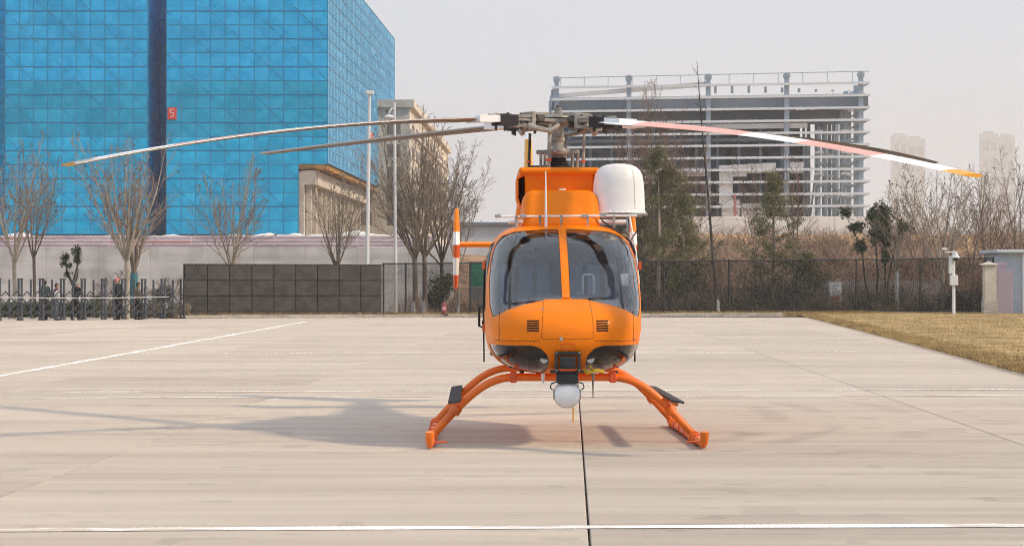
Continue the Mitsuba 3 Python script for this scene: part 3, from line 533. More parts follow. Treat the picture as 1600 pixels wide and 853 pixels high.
mat('formwork_timber', grain((.20, .10, .035), (.42, .23, .08), 1.2, 1.2, 3.), .85)
mat('red_board', (.62, .06, .05), .6)
mat('white_mark', (.72, .55, .5), .6)
nrng = np.random.default_rng(11)
def pillow(x0, x1, z0, z1, y, amp=.05, n=4):
    s = np.linspace(0, 1, n); a, b = np.meshgrid(s, s); bul = np.sin(a * math.pi) ** .6 * np.sin(b * math.pi) ** .6
    sag = (nrng.random((n, n)) - .5) * .15 * (bul > .05)
    V = np.c_[(x0 + a * (x1 - x0)).ravel(), (y - bul * amp - sag).ravel(), (z0 + b * (z1 - z0)).ravel()]; F = []
    for i in range(n - 1):
        for j in range(n - 1): k = i * n + j; F += [[k, k + 1, k + n + 1], [k, k + n + 1, k + n]]
    return TM(V, F)
CW, CH_ = 1.535, 1.487
def tower(name, label, x0, x1, y, z0, z1, skip=None, net=None):
    t = thing(name, label, 'building'); cols = int(round((x1 - x0) / CW)); rows = int(round((z1 - z0) / CH_)); cw, ch = (x1 - x0) / cols, (z1 - z0) / rows
    for i in range(cols):
        for j in range(rows):
            a, b, c, e = x0 + i * cw, x0 + (i + 1) * cw, z0 + j * ch, z0 + (j + 1) * ch
            if skip and skip((a + b) / 2, (c + e) / 2): continue
            zm = (c + e) / 2; m_ = net or 'net_upper' if (net or zm > 23.8) else 'net_middle' if zm > 17.4 else 'net_lower'
            obj('net_panel', pillow(a + .03, b - .03, c + .03, e - .03, y - .01 - .03 * nrng.random()), m_, t, smooth=True)
            if (i + j) % 3 == 0: obj('brace', tube([(a, y - .05, e), (b, y - .05, c)], .04, 5), 'scaffold_tube', t)
    for i in range(cols + 1):
        zb = z0
        if skip:
            for j in range(rows):
                if skip(min(x0 + (i - .5) * cw, x1 - .1), z0 + (j + .5) * ch) and (i == 0 or True): zb = z0 + (j + 1) * ch
        obj('upright', tube([(x0 + i * cw, y - .03, zb), (x0 + i * cw, y - .03, z1)], .05, 5), 'scaffold_tube', t)
    for j in range(rows + 1):
        xe = x1
        if skip and skip(x1 - .1, z0 + (j - .5) * ch): xe = max(x0 + cw * k for k in range(cols + 1) if not skip(x0 + cw * (k - .5), z0 + (j - .5) * ch))
        obj('ledger', tube([(x0, y - .04, z0 + j * ch), (xe, y - .04, z0 + j * ch)], .075 if j % 2 == 0 else .045, 5), 'scaffold_tube', t)
    return t
YB = 260.
ZB0, ZB1 = Z(366, YB), Z(-70, YB)
tb = tower('netted_building', 'tall blue netted building with the open cream corner at its foot', X(260, YB), X(512, YB), YB, ZB0, ZB1, skip=lambda x, z: x > X(465, YB) and z < Z(255, YB))
ta = tower('netted_building', 'blue netted building left of the dark recess', X(8, YB), X(230, YB), YB, ZB0, ZB1)
tc = tower('netted_building', 'sliver of blue netted building at the far left edge beyond a narrow gap', X(-50, YB + 12), X(10, YB + 12), YB + 12, ZB0, ZB1)
xa0, xa1, xb0, xb1 = X(8, YB), X(230, YB), X(260, YB), X(512, YB)
S0, S1 = np.array([xb1, YB]), np.array([X(616, 347), 347.])
ud = (S1 - S0) / np.linalg.norm(S1 - S0); LS = np.linalg.norm(S1 - S0); nd = np.array([ud[1], -ud[0]])   # outward to the right
MS = np.eye(4); MS[:2, 0], MS[:2, 1], MS[:2, 3] = ud, -nd, S0
zlow = Z(255, YB)
obj('core', box(xa0 + .2, xa1 - .3, YB + .3, YB + 40, 2, ZB1), 'core_concrete', ta)
obj('core', cat([box(xb0 + .3, xb1 - 3.4, YB + .3, YB + 80, 2, ZB1), box(xb1 - 3.4, xb1 - .4, YB + .3, YB + 80, zlow + .2, ZB1)]), 'core_concrete', tb)
for a, x in ((ta, xa1), (tb, xb0)):                       # netting that lines the recess between the towers
    for j in range(14): z = ZB0 + j * (ZB1 - ZB0) / 14; obj('return_netting', cat([put(pillow(k * 1.5, k * 1.5 + 1.47, z, z + 2.1, 0), np.array([[0, 1 if a == ta else -1, 0, x], [1, 0, 0, YB], [0, 0, 1, 0], [0, 0, 0, 1.]])) for k in range(7)]), 'net_middle', a, smooth=True, kind='stuff')
tr = tower('netted_building', 'dark blue netted recess between the two netted building fronts', xa1 + .05, xb0 - .05, YB + 9, ZB0, ZB1, net='net_middle')
n_, rows = int(LS / 1.5), int((ZB1 - zlow) / CH_)
obj('side_netting', put(cat([pillow(i * 1.5 + .03, i * 1.5 + 1.47, zlow + j * CH_ + .02, zlow + (j + 1) * CH_ - .02, 0, n=3) for i in range(n_) for j in range(rows)]), MS), 'net_side', tb, smooth=True, kind='stuff')
obj('side_scaffold', put(cat([tube([(0, -.05, zlow + j * CH_), (n_ * 1.5, -.05, zlow + j * CH_)], .07, 4) for j in range(rows + 1)] + [tube([(i * 1.5, -.04, zlow), (i * 1.5, -.04, ZB1)], .06, 4) for i in range(n_ + 1)]), MS), 'scaffold_pale', tb, kind='stuff')
obj('foot_wall', put(box(0.2, LS - 1, 2.6, 6, 3, zlow - .9), MS), 'cream_concrete', tb)
obj('foot_wall', box(X(465, YB) + .3, xb1 - 2.3, YB + 3.4, YB + 6, 3, zlow - .9), 'cream_concrete', tb)
obj('edge_beam', put(box(.2, LS - 1, 1.3, 2.9, zlow - 2.3, zlow - .75), MS), 'cream_concrete', tb)
obj('edge_beam', box(X(465, YB) + .3, xb1 - 1.1, YB + .9, YB + 3.3, zlow - 2.3, zlow - .72), 'cream_concrete', tb)
for i in range(40): obj('soffit_plank', put(box(i * 2.1, i * 2.1 + 2.0, .15 + .05 * nrng.random(), 1.28, zlow - .72 + .15 * nrng.random(), zlow - .08), MS), 'formwork_timber', tb)
for i in range(6): x = X(465, YB) + .1 + i * .52; obj('soffit_plank', box(x, x + .5, YB + .1, YB + .9, zlow - .72 + .15 * nrng.random(), zlow - .08), 'formwork_timber', tb)
for i in range(17): obj('column', put(box(1.2 + i * 5, 1.75 + i * 5, 1.9, 2.55, 3, zlow - 2.3), MS), 'cream_concrete', tb)
for i in range(2): obj('column', box(X(474 + 14 * i, YB), X(477.5 + 14 * i, YB), YB + 2.6, YB + 3.3, 3, zlow - 2.3), 'cream_concrete', tb)
def board(px0, px1, py0, py1, M, label, d=YB):
    t = thing('red_banner', label, 'banner'); a, b = Z(py1, d), Z(py0, d)
    return t, a, b
t, a, b = board(262, 275, 168, 187, None, 'small square red banner hung on the front of the blue netting')
obj('cloth', cbox(X(262, YB), X(276, YB), YB - .22, YB - .14, a, b, .01), 'red_board', t)
for q in (((265, 172), (272, 171.5)), ((266, 172), (266, 177), (271, 176.5), (271.5, 181), (266, 183.5))): obj('mark', tube([(X(u, YB), YB - .235, Z(v, YB)) for u, v in q], .055, 5), 'white_mark', t)
t, a, b = board(565, 575, 203, 214, None, 'small red banner with a pale ring hung on the side of the blue netting')
obj('cloth', put(cbox(45.5, 52.5, -.22, -.14, Z(214, 305), Z(203, 305), .01), MS), 'red_board', t)
obj('mark', put(tube([(49 + 1.5 * math.cos(q), -.25, Z(208.5, 305) + .22 * math.sin(q)) for q in np.linspace(0, 6.28, 13)], .08, 4), MS), 'white_mark', t)
# retaining wall, striped barrier and white sheeting on it
mat('wall_concrete', proc(lambda p, n, uv: mix((.48, .465, .455), (.64, .62, .605), smoothstep(.3, .7, fbm(p.x * .35, p.y, p.z * 2.2, 4) * .6 + .4 * fbm(p.x * .8, 3., p.z * .35, 3))) * (1 - .12 * smoothstep(.55, .7, noise(p.x * 1.3, 1., p.z * .5)))), .9)
mat('barrier_purple', grain((.36, .26, .36), (.46, .34, .42), .7, 1, 3), .7)
mat('barrier_pale', grain((.60, .50, .53), (.70, .62, .63), .7, 1, 3), .7)
mat('barrier_red', (.48, .20, .20), .7)
mat('white_sheet', grain((.68, .67, .66), (.8, .79, .78), 2, 2, 2), .8)
rw = thing('retaining_wall', 'long plain grey concrete retaining wall below the blue netted buildings', 'wall')
x = -33.
while x < -3.4: obj('panel', cbox(x + .005, min(x + 3.0, -3.4) - .005, 140, 140.34, -.2, 3.84 + rng.uniform(-.015, .015), .012), 'wall_concrete', rw); x += 3.0
sb = thing('striped_barrier', 'purple and white striped barrier boards along the top of the concrete wall', 'barrier')
x = -33.
while x < -4.4:
    tilt = rng.uniform(-.025, .025)
    for k in range(6): z = 3.845 + .105 * k + tilt * .5; obj('board', cbox(x + .02, min(x + 4.8, -4.4), 139.98 + rng.uniform(0, .03), 140.03 + rng.uniform(0, .02), z, z + .098, .006), 'barrier_pale' if k % 2 else ('barrier_red' if rng.random() < .12 else 'barrier_purple'), sb)
    x += 4.8
def lumpy(x0, x1, y, z0, h, seed):
    n, m = int((x1 - x0) / .35), 7; V, F = [], []
    for i in range(n + 1):
        xx = x0 + i * (x1 - x0) / n; hh = h * (.45 + .8 * meshkit.noise(np.array([xx * .45, seed, 0.])) + .25 * meshkit.noise(np.array([xx * 1.9, seed, 3.])))
        for j in range(m): t_ = j / (m - 1); V.append([xx, y - .5 + t_ * 1.4 + .1 * meshkit.noise(np.array([xx * 2, t_ * 5, 1.])), z0 + hh * math.sin(math.pi * t_) ** .6])
    for i in range(n):
        for j in range(m - 1): a = i * m + j; F += [[a, a + m, a + m + 1], [a, a + m + 1, a + 1]]
    return TM(V, F)
obj('white_sheeting', lumpy(-29.8, -5.0, 141.4, 3.7, .78, 4.), 'white_sheet', smooth=30, label='crumpled white sheeting heaped behind the striped barrier boards', cat='sheeting')
# dark tiled boundary wall
mat('dark_stone', grain((.040, .034, .031), (.060, .052, .047), 3, 3, 3), .6)
mat('dark_stone_b', grain((.047, .040, .036), (.068, .059, .053), 3, 3, 3), .6)
mat('dark_joint', (.012, .011, .010), .9)
wA, wB = np.array([X(289, 114.4), 114.4]), np.array([X(597, 117.6), 117.6]); LW = np.linalg.norm(wB - wA); dW = (wB - wA) / LW
MW = np.eye(4); MW[:2, 0], MW[:2, 1], MW[:2, 3] = dW, [-dW[1], dW[0]], wA
dw = thing('boundary_wall', 'low dark brown wall of large stone tiles in three courses beside the folding gate', 'wall')
obj('core', put(box(.0, LW, .06, .42, -.1, 2.53), MW), 'dark_joint', dw)
for i in range(9):
    for j in range(3): obj('tile', put(cbox(i * LW / 9 + .016, (i + 1) * LW / 9 - .016, .0 + rng.uniform(0, .012), .09, .31 + j * .742 + .014, .31 + (j + 1) * .742 - .014, .012), MW), rng.choice(['dark_stone', 'dark_stone_b']), dw)
    obj('plinth_tile', put(cbox(i * LW / 9 + .016, (i + 1) * LW / 9 - .016, -.01, .09, .08, .31, .01), MW), 'dark_stone', dw)
obj('coping', put(cbox(-.02, LW + .02, -.01, .44, 2.535, 2.58, .01), MW), 'dark_stone', dw)
# beige block between the netted building and the trees
mat('beige_wall', grain((.50, .45, .385), (.58, .525, .455), .5, .5, .5), .85)
mat('window_dark', (.16, .15, .14), .4)
bt = thing('apartment_block', 'pale beige apartment block seen between the bare trees beside the blue netting', 'building')
b0, b1 = np.array([X(640, 320), 320.]), np.array([X(700, 430), 430.]); Lb = np.linalg.norm(b1 - b0); db = (b1 - b0) / Lb
MB = np.eye(4); MB[:2, 0], MB[:2, 1], MB[:2, 3] = db, [-db[1], db[0]], b0
ztop = Z(168, 320)
obj('wall', put(box(0, Lb, .0, 16, 2, ztop), MB), 'beige_wall', bt)
obj('roof', put(box(-.6, Lb + .6, -.6, 16.6, ztop, ztop + 1.0), MB), 'cream_concrete', bt)
obj('cornice', put(box(-.3, Lb + .3, -.3, -.0, ztop - 3.4, ztop - 2.9), MB), 'cream_concrete', bt)
for k in range(8):
    z = ztop - 2.4 - k * 3.0
    for q in range(4): obj('window', box(b0[0] - 14.5 + q * 3.7, b0[0] - 12.9 + q * 3.7, 319.85 - .0, 320.4, z - .4, z + 1.3) if False else put(box(-.05, .4, 1.2 + q * 3.8, 3.0 + q * 3.8, z - 1.2, z + .5), MB), 'window_dark', bt)
    for q in range(12): obj('window', put(box(5 + q * 9, 10.5 + q * 9, -.05, .3, z - 1.2, z + .5), MB), 'window_dark', bt)
# steel frame building
mat('steel_white', (.74, .78, .82), .5)
mat('steel_blue', (.32, .39, .46), .55)
mat('clad_grey', grain((.15, .185, .23), (.20, .24, .29), .1, .1, .2), .7)
mat('panel_white', grain((.62, .61, .60), (.74, .73, .72), .4, .4, .4), .7)
sA, sB = np.array([X(863, 294), 294.]), np.array([X(1358, 287), 287.]); Ls = np.linalg.norm(sB - sA); dS = (sB - sA) / Ls
MF = np.eye(4); MF[:2, 0], MF[:2, 1], MF[:2, 3] = dS, [0, 1], sA
sf = thing('steel_frame_building', 'unfinished steel frame building with long white rails and dark open floors on the rise', 'building')
def sp(name, m, mt, **k): return obj(name, put(m, MF), mt, sf, **k)
q = lambda px: (px - 863) / 495 * Ls
zg = [11.2 + 1.462 * k for k in range(11)]; z_base = 7.6
for k, z in enumerate(zg): sp('rail', box(-.1, Ls + .1, -.25, -.05, z - .14, z + .14), 'steel_white')
for px in (870, 985, 1110, 1232, 1346): sp('column', box(q(px) - .28, q(px) + .28, 0, .5, z_base, 27.2), 'steel_blue'); sp('column_cap', box(q(px) - .4, q(px) + .4, -.1, .6, 26.6, 27.0), 'steel_blue')
sp('guard_wire', tube([(0, 0, 27.0), (Ls, 0, 27.2)], .045, 4), 'steel_blue')
for k in range(13): sp('guard_post', tube([(1 + k * Ls / 13, .1, 25.9), (1 + k * Ls / 13, .1, 27.1)], .035, 4), 'steel_blue')
for k, (a, b) in enumerate(((-.02, .5), (Ls - .5, Ls + .05))):
    for dd in (9, 18, 27): sp('gable_column', box(a, b, dd, dd + .5, z_base, 26.3), 'steel_blue')
    for z in zg[::1]: sp('gable_rail', box(a + .1 if k == 0 else b - .1, (a + .1 if k == 0 else b - .1) + .14, -.05, 28, z - .1, z + .1), 'steel_blue')
inn = q(1272)
sp('back_wall', box(0, inn, 17, 17.4, z_base, 24.4), 'clad_grey')
for k in range(7): sp('partition', box(inn * (k / 7 + .01), inn * (k / 7 + .11), 7.2, 7.4, z_base, 12.5), 'clad_grey'); sp('partition', box(inn * (k / 7), inn * (k / 7 + .125), 8.2, 8.4, 15.9, 22.6), 'clad_grey')
sp('back_wall', box(0, Ls, 2.2, 2.5, 22.9, 24.6), 'clad_grey'); sp('back_wall', box(0, Ls - 3, 3.2, 3.5, 21.2, 22.9), 'clad_grey')
sp('end_wall', box(inn - .3, inn, 6, 17, z_base, 19.4), 'clad_grey')
for z, mt, e in ((19.5, 'clad_grey', inn), (15.9, 'clad_grey', inn), (12.9, 'clad_grey', inn), (9.4, 'clad_grey', inn)): sp('floor_slab', box(0.3, e, 1.3, 17, z - .35, z), mt)
for px in range(890, 1300, 34):
    sp('inner_column', box(q(px), q(px) + .32, 5, 5.4, z_base, 22.8), 'steel_blue')
for px in range(900, 1300, 60): sp('inner_column', box(q(px), q(px) + .3, 10, 10.4, z_base, 22.8), 'clad_grey')
for i, px in enumerate((1285, 1298, 1312, 1326, 1338)):   # the open end bay, with brackets on every column
    for dd in (4 + 3 * (i % 3), 14): sp('bay_column', box(q(px), q(px) + .42, dd, dd + .4, z_base, 24.0), 'steel_blue')
    for k in range(12): sp('bracket', box(q(px) - .3, q(px) + .7, 3.7 + 3 * (i % 3), 4.1 + 3 * (i % 3), 8.6 + k * 1.3, 8.85 + k * 1.3), 'steel_white' if k % 2 else 'steel_blue')
for i in range(6): sp('cross_brace', tube([(q(1285 + 11 * i), 13, 8 + (i % 2) * 7), (q(1296 + 11 * i), 13, 15 + (i % 2) * 7)], .14, 5), 'steel_blue')
sp('roof', box(0.3, Ls - .3, .6, 17, 24.42, 24.6), 'clad_grey'); sp('roof_strip', trimesh.convex.convex_hull([[q(868), y_, z_] for y_ in (.7, 1.1) for z_ in (24.62, 25.1)] + [[q(1110), y_, z_] for y_ in (.7, 1.1) for z_ in (25.75, 26.35)]), 'panel_white')
sp('gable_panel', TM([[q(868), .57, 22.9], [Ls, .57, 22.9], [Ls, .57, 24.40], [q(868), .57, 24.40]], [[0, 1, 2], [0, 2, 3]]), 'clad_grey')
for k in range(9): a = q(1120 + k * 26); sp('purlin', box(a, a + .3, .7, 1.0, 24.9, 26.0 - k * .13), 'steel_blue')
for a, b, c, e in ((1127, 1149, 258, 319), (1149, 1171, 257, 276), (1171, 1193, 256, 271), (1193, 1216, 255, 270), (1237, 1259, 254, 271), (1068, 1112, 262, 275), (1010, 1050, 262, 278), (1131, 1160, 312, 345), (1162, 1200, 318, 344), (1050, 1090, 320, 345)):
    sp('wall_panel', cbox(q(a), q(b) - .05, .3, .45, Z(e, 290), Z(c, 290), .02), 'panel_white')
sp('slab_edge', box(q(1050), q(1265), .9, 1.3, 20.6, 21.2), 'panel_white')
for px, m_ in ((1148, 'barrier_red'),): sp('hoist_mast', box(q(px), q(px) + .3, -1.2, -.9, 9.2, 12.6), m_); sp('hoist_mast', box(q(px), q(1190), -1.2, -.9, 9.1, 9.35), 'barrier_red')
hb = thing('site_hoarding', 'white hoarding panels along the foot of the steel frame building', 'fence')
x = X(1060, 262)
while x < X(1450, 262): obj('panel', cbox(x + .02, x + 2.4, 262, 262.12, 6.6, 9.2 + (0 if x > X(1250, 262) else .0), .02), 'panel_white', hb); x += 2.42
# hazy towers far away
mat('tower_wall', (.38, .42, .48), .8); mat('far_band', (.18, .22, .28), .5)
for px0, px1, py, d_, lab in ((1394, 1418, 208, 4150, 'taller left one of the two pale hazy towers right of the steel frame'), (1416, 1446, 213, 4200, 'wider right one of the two pale hazy towers just right of the steel frame'),
                              (1533, 1560, 205, 4080, 'left one of the two hazy towers near the right edge of the photo'), (1561, 1586, 209, 4180, 'right one of the two hazy towers near the right edge of the photo')):
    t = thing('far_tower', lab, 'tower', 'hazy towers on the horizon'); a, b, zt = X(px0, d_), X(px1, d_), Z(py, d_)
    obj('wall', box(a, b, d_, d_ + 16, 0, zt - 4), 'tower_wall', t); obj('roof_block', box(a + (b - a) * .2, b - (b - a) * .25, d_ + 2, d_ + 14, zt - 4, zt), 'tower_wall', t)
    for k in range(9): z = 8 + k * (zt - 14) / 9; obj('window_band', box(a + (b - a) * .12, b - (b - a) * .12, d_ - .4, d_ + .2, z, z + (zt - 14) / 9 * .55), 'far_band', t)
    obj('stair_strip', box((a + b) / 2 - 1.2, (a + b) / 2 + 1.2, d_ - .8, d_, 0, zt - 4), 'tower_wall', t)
# site hut with green sheeting beside the trees
mat('green_sheet', grain((.02, .20, .13), (.035, .28, .19), 2, 2, 1), .6)
mat('roof_white', grain((.52, .53, .54), (.62, .62, .62), .5, .5, .5), .6)
ht = thing('site_hut', 'white site hut behind the left tail fin and the bare trees', 'hut')
obj('wall', box(X(700, 165), X(845, 165), 165, 171, 0, Z(352, 165)), 'roof_white', ht)
obj('roof', box(X(694, 165), X(850, 165), 164.6, 171.5, Z(352, 165), Z(347.5, 165)), 'clad_grey', ht)
gs = thing('green_screen', 'green site screen behind the black fence, left of the helicopter', 'screen')
for k in range(5): obj('sheet', pillow(X(733, 134) + k * .85, X(733, 134) + k * .85 + .83, 1.5, Z(411, 134), 134, .05), 'green_sheet', gs, smooth=True)
for k in range(5): obj('plinth', cbox(X(733, 134) + k * .85, X(733, 134) + k * .85 + .83, 134, 134.1, 0, 1.48, .02), 'core_concrete', gs)
obj('top_rail', box(X(731, 134), X(733, 134) + 4.3, 133.95, 134.1, Z(411, 134), Z(409, 134)), 'core_concrete', gs)
# ------------------------------------------------------------------ fences, gate, poles, people
mat('fence_black', (.02, .02, .022), .5)
scene['fence_wire'] = {'type': 'twosided', 'bsdf': {'type': 'diffuse', 'reflectance': {'type': 'rgb', 'value': [.022, .022, .023]}}}
fA, fB = np.array([X(598, 118.6), 118.6]), np.array([X(1553, 130.6), 130.6]); LF = np.linalg.norm(fB - fA); dF = (fB - fA) / LF
MC = np.eye(4); MC[:2, 0], MC[:2, 1], MC[:2, 3] = dF, [-dF[1], dF[0]], fA
ft = lambda t: 2.62 + .42 * t / LF                        # the top follows the slightly rising ground
ch = thing('chain_link_fence', 'black wire mesh fence with thin posts running behind the helicopter', 'fence')
def along(px):                                            # distance along the fence line at which the photograph shows a post
    k = (px - 800) / FOC; return (k * fA[1] - fA[0]) / (dF[0] - k * dF[1])
posts = [along(p) for p in (599, 634, 735, 836, 937, 1038, 1139, 1240, 1338, 1438, 1540, 1552)]
for t in posts: obj('post', put(tube([(t, 0, -.1), (t, 0, ft(t) + .05)], .05, 8), MC), 'fence_black', ch)
pitch = .052
for a, b in zip(posts[:-1], posts[1:]):
    obj('rail', put(tube([(a, 0, ft(a)), (b, 0, ft(b))], .034, 6), MC), 'fence_black', ch)
    obj('rail', put(tube([(a, 0, .2), (b, 0, .2)], .02, 6), MC), 'fence_black', ch)
    z0, z1, S = .2, ft(a), []
    H = z1 - z0
    for c in np.arange(a - H, b, pitch):
        t0, t1 = max(c, a), min(c + H, b)
        if t1 > t0: S.append([t0, -.004, z0 + t0 - c, t1, -.004, z0 + t1 - c, .0052, .0052]); S.append([t0, .004, z1 - (t0 - c), t1, .004, z1 - (t1 - c), .0052, .0052])
    obj('wire_panel', put(segs_mesh(S, 3), MC), 'fence_wire', ch, kind='stuff')
# folding gate: pairs of posts and crossing bars
mat('gate_steel', grain((.058, .066, .082), (.09, .10, .12), 6, 6, 6), .42, metallic=.3)
mat('gate_dark', (.03, .031, .036), .5); mat('gate_bar', (.04, .043, .05), .5)
gA, gB = np.array([X(-2.5, 103.8), 103.8]), np.array([X(285, 111.2), 111.2]); LG = np.linalg.norm(gB - gA); dG = (gB - gA) / LG
MG = np.eye(4); MG[:2, 0], MG[:2, 1], MG[:2, 3] = dG, [-dG[1], dG[0]], gA
gt = thing('folding_gate', 'dark grey folding gate with crossing bars and tall posts at the far left', 'gate')
nP = 9; pt = LG / nP
for i in range(nP + 1):
    t = i * pt; last = i == nP
    for dd in (-.17, .17): obj('post', put(cbox(t - .042 + dd * .25, t + .042 + dd * .25, dd - .04, dd + .04, .06, 1.80, .01), MG), 'gate_dark' if last else 'gate_steel', gt); obj('post_cap', put(cbox(t - .052 + dd * .25, t + .052 + dd * .25, dd - .055, dd + .055, 1.80, 1.845, .008), MG), 'gate_dark', gt)
    obj('wheel_box', put(cbox(t - .05, t + .05, -.2, .2, .03, .09, .01), MG), 'gate_dark', gt)
    if last: break
    for dd in (-.1, .1): obj('thin_post', put(cbox(t + pt / 2 - .022 + dd * .5, t + pt / 2 + .022 + dd * .5, dd - .02, dd + .02, .1, 1.80, .005), MG), 'gate_steel', gt)
    for h in range(2):
        a, b = t + h * pt / 2, t + (h + 1) * pt / 2; m_ = (a + b) / 2
        P = [[(a, 1.02), (m_, 1.28), (b, 1.02)], [(a, 1.02), (b, .52)], [(b, 1.02), (a, .52)], [(a, .52), (m_, .30)], [(b, .52), (m_, .30)], [(a, .20), (m_, .42)], [(b, .20), (m_, .42)]]
        for k, pl in enumerate(P):
            for u, w in zip(pl[:-1], pl[1:]): obj('lattice_bar', put(tube([(u[0], -.12 + .02 * (k % 2), u[1]), (w[0], -.12 + .02 * (k % 2), w[1])], .030, 5, squash=.5), MG), 'gate_bar', gt)
mat('white_plastic', (.75, .74, .73), .5)
for px in (24, 197, 263): t = px / 286 * LG; obj('white_disc', put(tube([(t, .20, .97 if px < 100 else .62), (t, .23, .97 if px < 100 else .62)], .13, 20), MG), 'white_plastic', gt)
obj('cord', put(tube([(-2, -.30, 1.05), (0, -.30, 1.03), (LG * .3, -.30, .99), (LG * .6, -.30, .99), (LG * .9, -.30, 1.02)], .016, 6), MG), 'white_plastic', label='pale cord stretched along the front of the folding gate', cat='cord')
# tall poles
mat('pole_white', (.70, .70, .70), .4)
p1 = thing('lamp_post', 'tall white post with a small flat head in front of the blue side netting', 'lamp post')
xx = X(575, 121)
obj('pole', tube([(X(572.5, 121), 121, 0), (X(577.5, 121), 121, Z(146, 121))], [.12, .07], 14), 'pole_white', p1, smooth=40)
obj('head', cbox(X(572, 121), X(584, 121), 120.8, 121.2, Z(148, 121), Z(142, 121), .02), 'pole_white', p1)
p2 = thing('lamp_post', 'tall white post with a hooded lamp at the edge of the blue netting', 'lamp post')
obj('pole', tube([(X(618.5, 123), 123, 0), (X(616.5, 123), 123, Z(160, 123))], [.10, .06], 14), 'pole_white', p2, smooth=40)
obj('lamp_head', lathe([(0, .16), (.08, .15), (.20, .10), (.24, .05), (.24, 0), (0, 0)], 20, (X(608.5, 123), 122.6, Z(185, 123))), 'pole_white', p2, smooth=30)
obj('bracket', tube([(X(608.5, 123), 122.6, Z(178, 123)), (X(612, 123), 122.8, Z(170, 123)), (X(616.6, 123), 123, Z(170, 123))], .03, 8), 'pole_white', p2)
# camera post, gate pillar, purple panels, hut at the right
mat('cctv_white', (.74, .75, .75), .4)
mat('pale_blue_wall', grain((.44, .50, .56), (.52, .57, .62), .8, .8, .8), .8)
mat('purple_grey', grain((.30, .25, .32), (.35, .30, .36), 1, 1, 1), .5)
mat('cream_stone', grain((.52, .48, .41), (.60, .56, .49), 2, 2, 2), .8)
D = 125.4; cx = X(1490, D)
cp_ = thing('camera_post', 'white security camera post with a control box standing on the lawn', 'camera post')
obj('pole', tube([(cx, D, 0), (cx, D, Z(392, D))], [.09, .075], 16), 'cctv_white', cp_, smooth=40)
obj('control_box', cbox(cx - .2, cx + .2, D - .2, D + .1, Z(446, D), Z(430, D), .02), 'cctv_white', cp_)
obj('tall_box', cbox(X(1482, D), X(1487, D), D - .2, D - .02, Z(428, D), Z(400, D), .015), 'cctv_white', cp_)
dk = obj('dome_housing', lathe([(0, .33), (.07, .32), (.10, .26), (.13, .12), (.22, .05), (.22, 0), (0, 0)], 20, (X(1492, D), D - .25, Z(403, D))), 'cctv_white', cp_, smooth=30)
obj('dome', trimesh.creation.icosphere(subdivisions=2, radius=.13).apply_translation((X(1492, D), D - .25, Z(404.5, D))), 'black_metal', dk, smooth=True)
obj('arm', tube([(cx, D, Z(394, D)), (X(1476, D), D - .1, Z(394, D))], .03, 8), 'cctv_white', cp_)
bc = obj('bullet_camera', cbox(X(1470.5, D), X(1478.5, D), D - .3, D - .1, Z(391, D), Z(387.5, D), .02), 'cctv_white', cp_)
D = 127.; ps = thing('gate_pillar', 'cream stone pillar with a pointed cap and brown foot beside the purple panels', 'pillar')
obj('shaft', cbox(X(1538.5, D), X(1557, D), D, D + .62, Z(470, D), Z(414.5, D), .02), 'cream_stone', ps)
obj('foot', cbox(X(1537, D), X(1558.5, D), D - .04, D + .66, -.1, Z(470, D) - .002, .02), 'kerb_stone_mat', ps)
a, b, z = X(1534, D), X(1559, D), Z(414.5, D); obj('cap', trimesh.convex.convex_hull([[a, D - .1, z], [b, D - .1, z], [a, D + .7, z], [b, D + .7, z], [a, D - .1, z + .06], [b, D - .1, z + .06], [a, D + .7, z + .06], [b, D + .7, z + .06], [(a + b) / 2, D + .3, z + .2]]), 'cream_stone', ps)
D = 127.6; pp = thing('purple_panel', 'purple grey metal gate panels between the cream pillar and the pale hut', 'gate')
obj('panel', cbox(X(1557.5, D), X(1583, D), D, D + .12, .0, Z(422, D), .02), 'purple_grey', pp)
obj('upper_panel', cbox(X(1556, D), X(1573, D), D + .2, D + .3, .0, Z(410, D), .02), 'purple_grey', pp)
D = 129.; hz = thing('gatehouse', 'small pale blue flat roofed hut at the right edge of the photo', 'hut')
obj('wall', cbox(X(1562, D), X(1597, D), D, D + 4, -.1, Z(395.5, D), .02), 'pale_blue_wall', hz)
obj('wall', cbox(X(1597, D) + .003, X(1700, D), D - .25, D + 4, -.1, Z(395.5, D), .02), 'white_paint', hz, label='white corner wall of the hut')
obj('roof', cbox(X(1555, D), X(1710, D), D - .5, D + 4.5, Z(395.5, D), Z(390, D), .03), 'pale_blue_wall', hz)
# pale picket fence and sign behind the wire fence
mat('picket_grey', (.34, .34, .36), .6)
pf = thing('picket_fence', 'grey picket fence half hidden behind the black wire mesh', 'fence')
D = 136.5
for k in range(52): x = X(1290, D) + k * .125 * 1.0; obj('picket', box(x, x + .045, D, D + .03, .1, 1.85), 'picket_grey', pf)
for z in (.35, 1.6): obj('rail', box(X(1288, D), X(1290, D) + 6.6, D + .03, D + .08, z, z + .07), 'picket_grey', pf)
sg = thing('notice_board', 'white notice board with a red lower band behind the wire fence', 'sign'); D = 134.
obj('board', cbox(X(1296, D), X(1315, D), D, D + .05, Z(472, D), Z(441, D), .01), 'white_plastic', sg)
obj('band', cbox(X(1298, D), X(1313, D), D - .012, D, Z(470, D), Z(462, D), .002), 'red_board', sg)
for k, (a, b, y) in enumerate(((1300, 1311, 445), (1299, 1308, 449.5), (1302, 1312, 454), (1300, 1306, 457.5))): obj('print', cbox(X(a, D), X(b, D), D - .01, D, Z(y + 2.2, D), Z(y, D), .002), 'picket_grey', sg)
for a in (1298, 1313): obj('leg', box(X(a, D) - .03, X(a, D) + .03, D + .06, D + .1, 0, Z(445, D)), 'picket_grey', sg)
